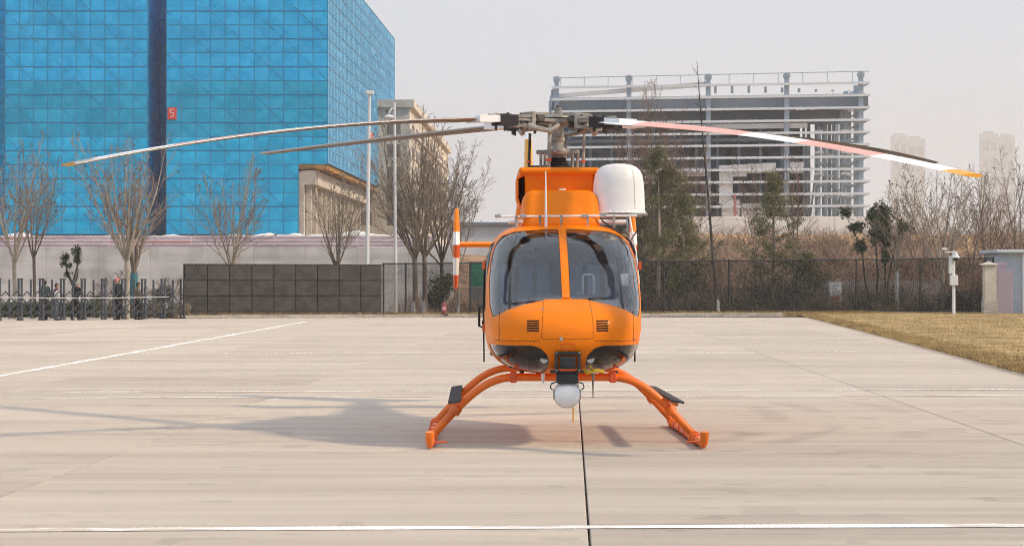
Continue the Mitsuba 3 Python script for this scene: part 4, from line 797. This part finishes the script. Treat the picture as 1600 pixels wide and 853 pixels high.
# red hydrant by the kerb
mat('hydrant_red', (.24, .05, .055), .5); mat('hydrant_pink', (.70, .30, .32), .5)
hx, hy = X(695, 118.5), 117.4
hd = thing('hydrant', 'small dark red hydrant with a pink round face standing on the verge', 'hydrant')
obj('barrel', lathe([(0, 0), (.16, 0), (.16, .05), (.12, .06), (.12, .42), (.15, .44), (.15, .5), (.11, .56), (.05, .62), (0, .63)], 24, (hx, hy, .12)), 'hydrant_red', hd, smooth=30)
obj('outlet_cap', tube([(hx, hy - .24, .45), (hx, hy, .45)], .10, 18), 'hydrant_pink', hd)
obj('foot', cbox(hx - .19, hx + .19, hy - .19, hy + .19, .10, .16, .01), 'black_metal', hd)
# people behind the gate
mat('skin', (.50, .30, .20), .6); mat('skin_red', (.58, .28, .22), .6); mat('hair', (.015, .013, .012), .6); mat('hair_grey', (.30, .28, .26), .7)
mat('cloth_navy', (.018, .024, .034), .85); mat('cloth_teal', (.02, .045, .05), .85); mat('cloth_black', (.012, .012, .014), .85); mat('cloth_maroon', (.10, .035, .04), .85)
mat('cloth_jeans', (.16, .19, .25), .85); mat('cloth_khaki', (.20, .145, .10), .85); mat('cap_pink', (.62, .20, .18), .7); mat('shoe', (.015, .013, .012), .5); mat('eye_dark', (.02, .015, .012), .4)
def bones(L, seg=14, edge=.05, it=3):
    m = m3.Manifold.batch_boolean([hull(*ps, seg=seg) for ps in L], m3.OpType.Add).refine_to_length(edge); t = mf(m); t.merge_vertices()
    trimesh.smoothing.filter_taubin(t, iterations=it); return t
def person(px, d, h, turn, pose, jacket, trousers, hairm, label, skin='skin', cap=None):
    t = thing('person', label, 'person', 'people standing behind the folding gate'); k = h / 1.72
    A = pose                                              # joints in a body frame: x to the body's left, y forward, z up
    hip, sh = .92, 1.42
    J = {'pel': (0, 0, .95), 'che': (0, .02 + A.get('lean', 0), 1.28), 'nek': (0, .03 + A.get('lean', 0) * 1.3, 1.49), 'hed': (0, .05 + A.get('lean', 0) * 1.6, 1.61)}
    for s, n in ((-1, 'r'), (1, 'l')):
        st_ = A.get('step', .0) * s; w = A.get('wide', .1)
        J['hip' + n] = (s * .09, 0, .90); J['kne' + n] = (s * (.09 + w * .4), st_ * .5 + .02, .49); J['ank' + n] = (s * w, st_, .09); J['toe' + n] = (s * (w + .02), st_ + .15, .035)
        J['sho' + n] = (s * .185, A.get('lean', 0) * 1.1, 1.41); e, ha = A.get('arm' + n, ((s * .25, -.02, 1.13), (s * .24, .08, .88))); J['elb' + n], J['han' + n] = e, ha
    R = np.array([[math.cos(turn), -math.sin(turn), 0], [math.sin(turn), math.cos(turn), 0], [0, 0, 1]])
    MP = np.eye(4); MP[:3, :3] = R * k; MP[:3, 3] = [X(px, d), d, 0]
    def add(n, m, mt, par=t, sm=50): return obj(n, put(m, MP), mt, par, smooth=sm)
    b = lambda n, r: (*J[n], r)
    L = [[b('pel', .13), b('che', .145)], [b('che', .14), b('nek', .06)], [b('nek', .055), (*(np.array(J['hed']) - [0, .0, .03]), .06)]]
    for n in 'lr': L += [[b('hip' + n, .095), b('kne' + n, .058)], [b('kne' + n, .056), b('ank' + n, .038)], [b('ank' + n, .04), b('toe' + n, .032)], [b('sho' + n, .06), b('elb' + n, .042)], [b('elb' + n, .04), b('han' + n, .026)]]
    hd_ = np.array(J['hed'])
    L += [[(*hd_ + [0, -.005, .03], .092), (*hd_ + [0, .012, -.045], .066), (*hd_ + [0, .035, -.07], .045)], [(*hd_ + [0, .09, .0], .014), (*hd_ + [0, .105, -.018], .013)]]
    for s in (-1, 1): L += [[(*hd_ + [s * .085, -.005, .0], .02), (*hd_ + [s * .088, -.012, .025], .018)]]
    for n, s in (('l', 1), ('r', -1)):                    # palm, four fingers and a thumb
        e, w = np.array(J['elb' + n]), np.array(J['han' + n]); f = (w - e) / np.linalg.norm(w - e); side = np.cross(f, [s * 1., 0, 0.]); side = side / (np.linalg.norm(side) + 1e-9)
        p = w + f * .075; L.append([(*w, .026), (*p + side * .028, .017), (*p - side * .028, .017)]); bend = np.cross(side, f) * -s
        for q_, ln in zip((-.033, -.011, .011, .033), (.058, .072, .076, .062)): a0 = p + side * q_; a1 = a0 + f * ln * .55; L += [[(*a0, .0095), (*a1, .009)], [(*a1, .009), (*(a1 + f * ln * .4 + bend * ln * .3), .008)]]
        a0 = w + f * .03 + side * .03; L += [[(*a0, .011), (*(a0 + f * .035 + side * .03), .0095)], [(*(a0 + f * .035 + side * .03), .0095), (*(a0 + f * .065 + side * .032), .0085)]]
    add('body', bones(L, 10, .06, 2), skin)
    jl = [[b('pel', .15), b('che', .165)], [b('che', .16), (*(np.array(J['nek']) - [0, 0, .03]), .085)], [b('pel', .15), (J['pel'][0], J['pel'][1], .86, .145)]]
    for n in 'lr': jl += [[b('che', .14), b('sho' + n, .078)], [b('sho' + n, .077), b('elb' + n, .06)], [b('elb' + n, .058), (*(np.array(J['han' + n]) * .97 + np.array(J['elb' + n]) * .03), .046)]]
    add('jacket', bones(jl, 14, .06), jacket)
    tl = []
    for n in 'lr': tl += [[(*J['pel'], .135), b('hip' + n, .11)], [b('hip' + n, .11), b('kne' + n, .075)], [b('kne' + n, .073), b('ank' + n, .058)]]
    add('trousers', bones(tl, 14, .06), trousers)
    for n in 'lr': add('shoe', bones([[(*(np.array(J['ank' + n]) + [0, -.03, -.045]), .046), (*(np.array(J['toe' + n]) + [0, 0, .0]), .04)]], 12, .05, 1), 'shoe')
    if cap: add('cap', bones([[(*hd_ + [0, -.008, .06], .094), (*hd_ + [0, -.008, .085], .08)], [(*hd_ + [0, .06, .055], .05), (*hd_ + [0, .12, .045], .03)]], 16, .05, 1), cap)
    else: add('hair', bones([[(*hd_ + [0, -.02, .055], .09), (*hd_ + [0, -.045, .0], .078)], [(*hd_ + [0, -.02, .055], .09), (*hd_ + [0, .03, .085], .058)]], 16, .05, 1), hairm)
    for s in (-1, 1): add('eye', trimesh.creation.icosphere(subdivisions=1, radius=.012).apply_translation(tuple(hd_ + [s * .033, .082, .012])), 'eye_dark')
    add('mouth', cbox(-.024, .024, .074 + hd_[1], .084 + hd_[1], hd_[2] - .055, hd_[2] - .047, .002), 'skin_red')
LT, RT = math.pi / 2, -math.pi / 2                         # facing left or right in the photograph
person(70.5, 106.9, 1.76, LT - .5 + .0, {'arml': ((.24, -.10, 1.15), (.10, -.16, .98)), 'armr': ((-.24, -.10, 1.15), (-.10, -.16, .98)), 'wide': .08}, 'cloth_teal', 'cloth_black', 'hair', 'man in a dark teal jacket and black trousers, the leftmost person behind the gate')
person(87.5, 107.2, 1.62, RT + .4, {'arml': ((.22, .10, 1.16), (.06, .25, 1.12)), 'armr': ((-.22, .1, 1.16), (-.06, .25, 1.10))}, 'cloth_maroon', 'cloth_jeans', 'hair', 'shorter person in a maroon top and grey blue jeans behind the gate')
person(117.5, 107.6, 1.70, RT + 1.0, {'lean': .05, 'wide': .2, 'arml': ((.16, .20, 1.20), (.03, .22, 1.45)), 'armr': ((-.22, .12, 1.12), (.08, .22, 1.16))}, 'cloth_black', 'cloth_black', 'hair_grey', 'balding man in black with one hand raised to his chin behind the gate')
person(184.5, 108.9, 1.86, LT - .3, {'wide': .06, 'arml': ((.24, -.10, 1.15), (.08, -.18, .98)), 'armr': ((-.24, -.1, 1.15), (-.08, -.18, .98))}, 'cloth_navy', 'cloth_black', 'hair', 'tall person in a pink red cap and dark navy coat behind the gate', 'skin_red', 'cap_pink')
person(214.5, 109.6, 1.66, RT + .45, {'step': .06, 'arml': ((.23, .04, 1.13), (.10, .26, 1.10)), 'armr': ((-.23, .04, 1.13), (-.1, .26, 1.08))}, 'cloth_khaki', 'cloth_black', 'hair', 'person in a khaki brown jacket and black trousers, rightmost behind the gate')
for px, d_, z in ((90.5, 106.6, 1.02),): obj('white_bag', trimesh.creation.icosphere(subdivisions=2, radius=.16).apply_transform(np.diag([.9, .5, 1.15, 1])).apply_translation((X(px - 1, d_), d_, z + .12)), 'white_plastic', smooth=True, label='round white bag held against the chest of the shorter person', cat='bag')
# ------------------------------------------------------------------ trees and shrubs
mat('bark_pale', grain((.30, .25, .20), (.42, .36, .29), 6, 6, 2), .9)
mat('bark_brown', grain((.13, .10, .08), (.21, .165, .13), 6, 6, 2), .9)
mat('bark_dark', grain((.05, .042, .036), (.09, .075, .062), 6, 6, 2), .9)
mat('twig_brown', grain((.20, .155, .125), (.30, .24, .19), 3, 3, 3), .9)
mat('twig_red', grain((.17, .105, .08), (.26, .17, .125), 3, 3, 3), .9)
mat('dead_leaf', grain((.10, .06, .035), (.20, .125, .07), 4, 4, 4), .9)
mat('lime_wash', (.66, .66, .64), .85)
mat('teal_wrap', (.05, .20, .22), .8)
mat('needle_olive', grain((.11, .11, .045), (.24, .215, .095), 1.3, 1.3, 1.3), .85)
mat('needle_dark', grain((.07, .072, .036), (.15, .14, .068), 1.5, 1.5, 1.5), .85)
mat('leaf_green', grain((.028, .045, .016), (.065, .085, .032), 1.8, 1.8, 1.8), .7)
mat('brush_brown', grain((.21, .145, .11), (.44, .31, .235), 1.1, 1.1, 1.1, 3), .95)
mat('brush_dark', grain((.09, .076, .06), (.21, .168, .128), 1.1, 1.1, 1.1, 3), .95)
class Grow:
    def __init__(s, seed): s.r = np.random.default_rng(seed); s.S = [[], [], []]; s.tips = []
    def limb(s, p, d, L, r, lev, up, deep, gap, kid, ang):
        n = max(3, int(L / (.45 if lev == 0 else .3))); p = np.array(p, float); d = np.array(d, float) / np.linalg.norm(d); st = L / n; rr = r; nxt = L * .18
        for i in range(n):
            q = p + d * st; t = (i + 1) / n; r2 = max(r * (1 - t) ** .9, .012 if lev < 2 else .010); s.S[lev].append([*p, *q, rr, r2])
            if lev < deep:
                run = (i + 1) * st
                while nxt <= run and nxt < L * .98:
                    f = nxt / L; az = s.r.random() * 6.283; ax = np.array([math.cos(az), math.sin(az), 0.]); side = ax - d * (ax @ d); side /= np.linalg.norm(side) + 1e-9
                    a = ang * (.7 + .6 * s.r.random()); dd = d * math.cos(a) + side * math.sin(a)
                    s.limb(p + d * st * (1 - (run - nxt) / st), dd, (L - nxt) * kid * (.6 + .7 * s.r.random()) + .22, max(rr * .5, .009), lev + 1, up, deep, gap * .62, kid * .8, ang)
                    nxt += gap * (.6 + .8 * s.r.random())
            p, rr = q, r2; d = d + [0, 0, up * st] + s.r.normal(0, .05, 3); d /= np.linalg.norm(d)
        s.tips.append(p)
def bare_tree(px, d, fork_py, top_py, label, seed, n_main=7, spread=.5, trunk_r=.11, bark='bark_pale', twig='twig_brown', gap=.5, wash=None, wash_py=None, lean=0., leaves=.2, kid=.5, deep=2, base_z=0., up=.16, cat_='tree', grp='bare trees', ang=.6):
    t = thing('bare_tree', label, cat_); g_ = Grow(seed); x = X(px, d); zf, zt = Z(fork_py, d), Z(top_py, d); fork = np.array([x + lean, d, zf])
    t0 = np.array([x, d, base_z - .15]); obj('trunk', tube([t0, t0 * .6 + fork * .4 + [.03, 0, 0], fork], [trunk_r * 1.25, trunk_r, trunk_r * .92], 9, caps=False), bark, t, smooth=40)
    H = zt - zf
    for i in range(n_main):
        az = 6.283 * (i + .5 * g_.r.random()) / n_main; sp_ = spread * 1.45 * (.35 + .8 * g_.r.random()) * (0.25 if i == 0 else 1)
        g_.limb(fork - [0, 0, g_.r.random() * .3], (math.cos(az) * sp_, math.sin(az) * sp_, 1), H * (.75 + .3 * g_.r.random()), trunk_r * .52, 0, up, deep, gap, kid, ang)
    obj('limb', segs_mesh(g_.S[0], 5), bark, t, kind='stuff'); obj('crown', segs_mesh(g_.S[1] + g_.S[2], 3), twig, t, kind='stuff')
    tp = np.array(g_.tips); tp = tp[g_.r.random(len(tp)) < leaves]; n = len(tp)
    if n: obj('dead_leaf', tri_soup(np.repeat(tp, 2, 0), g_.r.normal(0, .06, (2 * n, 3)), g_.r.normal(0, .06, (2 * n, 3))), 'dead_leaf', t, kind='stuff')
    if wash: w1 = Z(wash_py, d); obj('trunk_wrap' if wash == 'teal_wrap' else 'limewash', tube([t0, t0 + (fork - t0) * ((w1 - t0[2]) / (zf - t0[2]))], [trunk_r * 1.27, trunk_r * 1.1], 10), wash, t, smooth=40)
    return t
bare_tree(22, 113, 405, 205, 'pale bare tree behind the gate at the left edge of the photo', 1, 8, .42, .10, gap=.42)
bare_tree(53, 115, 400, 215, 'thin dark trunked bare tree second from the left behind the gate', 2, 6, .36, .08, 'bark_brown', gap=.42)
bare_tree(198, 112, 404, 192, 'pale trunked bare tree standing in front of the dark blue recess', 3, 9, .40, .12, gap=.40)
bare_tree(208, 115, 424, 225, 'dark bare tree with a teal wrapped trunk foot behind the gate', 4, 6, .42, .16, 'bark_brown', 'twig_brown', .42, 'teal_wrap', 427, lean=.05)
bare_tree(362, 122, 414, 225, 'bare tree rising behind the left half of the dark tiled wall', 5, 9, .5, .10, gap=.45)
bare_tree(528, 122, 416, 245, 'bare tree rising behind the right half of the dark tiled wall, before the open corner', 6, 9, .5, .09, 'bark_brown', gap=.45)
bare_tree(648, 124, 402, 150, 'tall bare tree with limewashed foot, left stem of the big clump beside the lamp post', 7, 10, .42, .14, 'bark_brown', gap=.45, wash='lime_wash', wash_py=472)
bare_tree(663, 125.5, 396, 175, 'tall bare tree with limewashed foot, right stem of the big clump beside the lamp post', 8, 10, .5, .13, 'bark_brown', gap=.42, wash='lime_wash', wash_py=470)
bare_tree(690, 128, 408, 210, 'leaning grey bare tree behind the hydrant, left of the tail finlet', 9, 8, .55, .10, 'bark_dark', gap=.42)
bare_tree(716, 127, 420, 235, 'slender bare tree right of the left tail finlet with white painted foot', 10, 6, .5, .07, gap=.45, wash='lime_wash', wash_py=478)
bare_tree(1402, 134, 415, 262, 'bare tree with white lower trunk between the evergreen and the camera post', 11, 7, .42, .09, 'bark_pale', gap=.45, wash='lime_wash', wash_py=425)
bare_tree(1473, 133, 420, 232, 'bare tree with a pale trunk just behind the camera post', 12, 8, .55, .12, 'bark_pale', gap=.5)
bare_tree(1545, 138, 420, 238, 'reddish bare tree behind the cream pillar', 13, 8, .55, .08, 'bark_brown', 'twig_red', .5)
bare_tree(1592, 140, 415, 225, 'bare tree above the roof of the small hut at the right edge', 14, 8, .5, .09, 'bark_brown', 'twig_brown', .5)
bare_tree(1440, 146, 420, 265, 'thin reddish bare tree on the bank left of the camera post', 15, 7, .5, .06, 'bark_brown', 'twig_red', .5, base_z=1.5)
bare_tree(1520, 148, 420, 250, 'thin bare tree on the bank between the camera post and the cream pillar', 16, 7, .45, .06, 'bark_brown', 'twig_red', .5, base_z=1.8)
bare_tree(1000, 140, 400, 160, 'reddish bare tree behind the radome, in front of the steel frame', 17, 7, .28, .07, 'bark_brown', 'twig_red', .5, base_z=.6, leaves=.05)
bare_tree(1035, 142, 400, 122, 'tall reddish bare tree with upright twigs behind the dense conifer', 18, 7, .2, .08, 'bark_brown', 'twig_red', .5, base_z=.8, leaves=.05)
bare_tree(1075, 141, 400, 190, 'reddish bare tree between the dense conifer and the slim leaning trunk', 19, 7, .3, .06, 'bark_brown', 'twig_red', .5, base_z=.8, leaves=.05)
bare_tree(1180, 141, 400, 240, 'dark bare saplings left of the sparse conifer', 20, 5, .35, .05, 'bark_brown', 'twig_red', .55, base_z=.8, leaves=.05)
bare_tree(1243, 142, 400, 225, 'reddish bare tree rising right behind the sparse conifer', 21, 6, .3, .06, 'bark_brown', 'twig_red', .5, base_z=.8, leaves=.05)
# a slim leaning trunk that stands up to the top of the frame building
t = thing('slim_tree', 'slim dark leaning trunk with few branches in front of the steel frame', 'tree'); D = 129.; g_ = Grow(31)
P = [(X(1121, D), D, -.1), (X(1114, D), D, Z(400, D)), (X(1106, D), D, Z(300, D)), (X(1097, D), D, Z(200, D)), (X(1089, D), D, Z(96, D))]
obj('trunk', tube(P, [.085, .075, .06, .04, .012], 8), 'bark_dark', t, smooth=40)
obj('limewash', tube([(X(1122, D), D, -.1), (X(1120.6, D), D, Z(468, D))], [.11, .10], 10), 'lime_wash', t, smooth=40)
for k in range(22):
    f = .30 + .68 * k / 22; i = min(int(f * 4), 3); p = np.array(P[i]) + (np.array(P[i + 1]) - P[i]) * (f * 4 - i); az = g_.r.random() * 6.28
    g_.limb(p, (math.cos(az) * .9, math.sin(az) * .9, .8), (1.5 - 1.1 * f) * (.5 + g_.r.random() * .7), .018, 1, .12, 2, .5, .5, .6)
obj('crown', segs_mesh(g_.S[1] + g_.S[2], 3), 'bark_dark', t, kind='stuff')
def needles(C, n, size, r, flat=1.):
    i = r.integers(0, len(C), n); c = C[i] + r.normal(0, 1, (n, 3)) * [.13, .13, .08]; a = r.normal(0, 1, (n, 3)); a /= np.linalg.norm(a, axis=1, keepdims=True); b = r.normal(0, 1, (n, 3)); b /= np.linalg.norm(b, axis=1, keepdims=True)
    return tri_soup(c, a * size * (.6 + .8 * r.random((n, 1))), b * size * .45)
def conifer(px, d, base_py, top_py, halfw, label, seed, nb, needle, dens, mats, trunk='bark_pale', sparse=0., low=.12):
    r = np.random.default_rng(seed); t = thing('conifer', label, 'tree'); x = X(px, d); z0, z1 = Z(base_py, d), Z(top_py, d); H = z1 - z0
    obj('trunk', tube([(x, d, z0 - .2), (x + .08, d, z0 + H * .5), (x + .02, d, z1)], [.12, .08, .012], 8), trunk, t, smooth=40); S, C = [], []
    for i in range(nb):
        f = low + (1 - low) * (i + r.random()) / nb; L = halfw * 1.55 * (1 - f) ** .7 * (.4 + .75 * r.random()) * min(1, .55 + f * 1.6) + .1
        if r.random() < sparse: L *= .45
        az = r.random() * 6.283; p = np.array([x + .08 * math.sin(f * 3), d, z0 + f * H]); dd = np.array([math.cos(az), math.sin(az), 0.1 + .45 * f])
        n = 6
        for k in range(n):
            q = p + dd / np.linalg.norm(dd) * L / n; S.append([*p, *q, .022 * (1 - k / n) + .006, .022 * (1 - (k + 1) / n) + .006]); p = q; dd = dd + [0, 0, .06] + r.normal(0, .14, 3)
            if k >= 2: C += [p + r.normal(0, .13, 3) for _ in range(dens)]
    C = np.array(C); obj('branch', segs_mesh(S, 4), 'bark_brown', t, kind='stuff')
    h = len(C) // 2
    obj('crown', needles(C[:h * 2:2], needle // 2, .15, r), mats[0], t, kind='stuff'); obj('crown', needles(C[1::2], needle // 2, .15, r), mats[1], t, kind='stuff')
conifer(1028, 134, 486, 238, 2.5, 'dense olive green conifer beside the radome, behind the wire fence', 41, 90, 15000, 3, ('needle_olive', 'needle_dark'))
conifer(1066, 136, 486, 305, 1.9, 'lower dense olive conifer right of the tall one, left of the slim trunk', 42, 60, 9000, 3, ('needle_olive', 'needle_olive'))
conifer(1207, 135, 486, 275, 2.5, 'sparse olive conifer standing alone before the steel frame building', 43, 44, 8000, 3, ('needle_olive', 'needle_dark'), 'bark_brown', .35, .2)
conifer(1262, 137, 486, 400, 1.7, 'low olive conifer bush right of the sparse conifer', 44, 40, 4500, 3, ('needle_olive', 'needle_dark'), 'bark_brown', .2, .1)
conifer(1003, 136, 486, 330, 1.6, 'olive conifer half hidden by the right side of the cabin', 45, 45, 5500, 3, ('needle_dark', 'needle_olive'))
def leafy(name, px, d, clumps, stems, label, seed, n_leaf, cat_='tree', mt='leaf_green', bark='bark_dark', leaf=.10, base_z=0.):
    r = np.random.default_rng(seed); t = thing(name, label, cat_); x = X(px, d)
    for s in stems: obj('stem', tube([(X(u, d), d + .1 * i, Z(v, d)) for i, (u, v) in enumerate(s)], np.linspace(.075, .02, len(s)), 7), bark, t, smooth=40)
    tot = sum(a * b for _, _, a, b in clumps); P = []
    for u, v, a, b in clumps:
        k = int(n_leaf * a * b / tot); p = r.normal(0, 1, (k, 3)); p = p / np.linalg.norm(p, axis=1, keepdims=True) * (r.random((k, 1)) ** .4); p *= 1 + .75 * (meshkit.noise(p * 2.3 + u, seed)[:, None] - .5) * 2
        P.append(np.array([X(u, d), d, Z(v, d)]) + p * [a, a, b])
    P = np.vstack(P); k = len(P); obj('crown', tri_soup(P, r.normal(0, leaf * .6, (k, 3)), r.normal(0, leaf * .6, (k, 3))), mt, t, kind='stuff'); return t
leafy('evergreen_tree', 1375, 134, [(1366, 335, .38, .55), (1380, 340, .42, .75), (1372, 365, .5, .6), (1385, 372, .3, .5), (1322, 332, .3, .26), (1338, 356, .42, .3), (1345, 385, .3, .35), (1410, 355, .35, .3), (1383, 400, .22, .4)],
      [((1368, 488), (1372, 430), (1369, 380), (1367, 340)), ((1380, 488), (1384, 430), (1382, 380), (1382, 345)), ((1362, 488), (1352, 440), (1348, 390), (1325, 340)), ((1384, 488), (1388, 440), (1400, 380), (1412, 352))], 'leafy dark evergreen tree with several stems before the right end of the steel frame', 51, 3800, leaf=.17)
leafy('evergreen_shrub', 112, 113.5, [(120, 393, .19, .28), (121, 405, .16, .25), (102, 402, .2, .16), (99, 412, .16, .16), (108, 415, .18, .12), (105, 428, .18, .12)], [((116, 470), (114, 440), (121, 410), (121, 392)), ((114, 445), (104, 425), (101, 405)), ((117, 450), (122, 420))], 'small dark evergreen with tufted tops behind the gate', 52, 900, 'shrub', leaf=.10)
leafy('evergreen_shrub', 690, 127.5, [(686, 452, .62, .75), (700, 440, .5, .5), (676, 470, .5, .5)], [((688, 488), (688, 460), (690, 440))], 'round dark green shrub behind the hydrant', 53, 2600, 'shrub', 'needle_dark', leaf=.12)
leafy('round_shrub', 253, 115.5, [(253, 464, .55, .5)], [((253, 492), (253, 470))], 'rounded grey brown bare shrub behind the right end of the gate', 54, 1600, 'shrub', 'brush_dark', leaf=.09)
leafy('round_shrub', 152, 114.5, [(152, 472, .4, .42)], [((152, 492), (152, 470))], 'ochre and green rounded shrub behind the middle of the gate', 55, 1000, 'shrub', 'needle_olive', leaf=.09)
# clipped hedge behind the gate
r = np.random.default_rng(60); n = 9000; P = np.c_[X(-40, 112) + r.random(n) * (X(170, 114) - X(-40, 112)), 111.3 + r.random(n) * 1.2, .1 + .62 * r.random(n) ** .8]
obj('hedge', tri_soup(P, r.normal(0, .06, (n, 3)), r.normal(0, .06, (n, 3))), 'leaf_green', kind='stuff', label='low clipped dark hedge behind the left part of the gate', cat='hedge')
n = 4500; P = np.c_[X(165, 114) + r.random(n) * 4.0, 113.5 + r.random(n), .1 + .6 * r.random(n)]
obj('hedge', tri_soup(P, r.normal(0, .06, (n, 3)), r.normal(0, .06, (n, 3))), 'brush_dark', kind='stuff', label='low brownish dry hedge behind the right part of the gate', cat='hedge')
bare_tree(176, 116, 470, 412, 'low bare twiggy shrub left of the pale trunk behind the gate', 61, 8, .9, .03, 'bark_brown', gap=.3, cat_='shrub', leaves=.0)
bare_tree(264, 116, 478, 418, 'low bare twiggy shrub beside the dark tiled wall end', 62, 8, .9, .03, 'bark_brown', gap=.3, cat_='shrub', leaves=.0)
# undergrowth: dark twiggy brush behind the fence, brown brush on the bank
def brush(n, x0, x1, y0, y1, hh, mt, label, seed, w=.02, L=.55, nb=90):
    r = np.random.default_rng(seed); cx, cy = x0 + r.random(nb) * (x1 - x0), y0 + r.random(nb) * (y1 - y0); R = .5 + .9 * r.random(nb); i = r.integers(0, nb, n)
    p = r.normal(0, 1, (n, 3)); p /= np.linalg.norm(p, axis=1, keepdims=True); p[:, 2] = np.abs(p[:, 2]); p *= r.random((n, 1)) ** .45
    xx, yy_ = cx[i] + p[:, 0] * R[i] * 1.1, cy[i] + p[:, 1] * R[i]; C = np.c_[xx, yy_, ground_z(xx, yy_) + p[:, 2] * hh * (.5 + R[i] * .6)]
    d_ = p + r.normal(0, .6, (n, 3)); d_[:, 2] = np.abs(d_[:, 2]) + .3; d_ /= np.linalg.norm(d_, axis=1, keepdims=True); s = r.normal(0, 1, (n, 3)); s = np.cross(s, d_); s /= np.linalg.norm(s, axis=1, keepdims=True)
    obj('undergrowth', tri_soup(C, s * w * (1 + r.random((n, 1))), d_ * L * (.4 + .8 * r.random((n, 1)))), mt, kind='stuff', label=label, cat='undergrowth')
brush(34000, 4.5, 30, 131.5, 140, 1.25, 'brush_dark', 'dark tangled undergrowth directly behind the black wire fence', 71, .028, .5, 150)
brush(60000, 8, 44, 141, 173, 1.5, 'brush_brown', 'brown winter scrub covering the bank behind the right trees', 72, .03, .6, 240)
brush(7000, 4.5, 18, 136, 143, 2.6, 'brush_dark', 'tall dark thicket at the foot of the dense conifers', 73, .03, .6, 40)
brush(9000, -5.5, 3.5, 128, 139, .9, 'brush_brown', 'low brown scrub around the bare tree clump left of the helicopter', 74, .025, .5, 40)
# ------------------------------------------------------------------ thin haze round everything
scene['haze'] = {'type': 'cube', 'to_world': T().translate([0, 2125, 138.]).scale([3600, 2275, 139.2]), 'bsdf': {'type': 'null'}, 'interior': {'type': 'ref', 'id': 'haze_air'}}
labels['haze'] = {'label': 'thin pale winter haze over the whole place', 'category': 'haze', 'kind': 'stuff'}
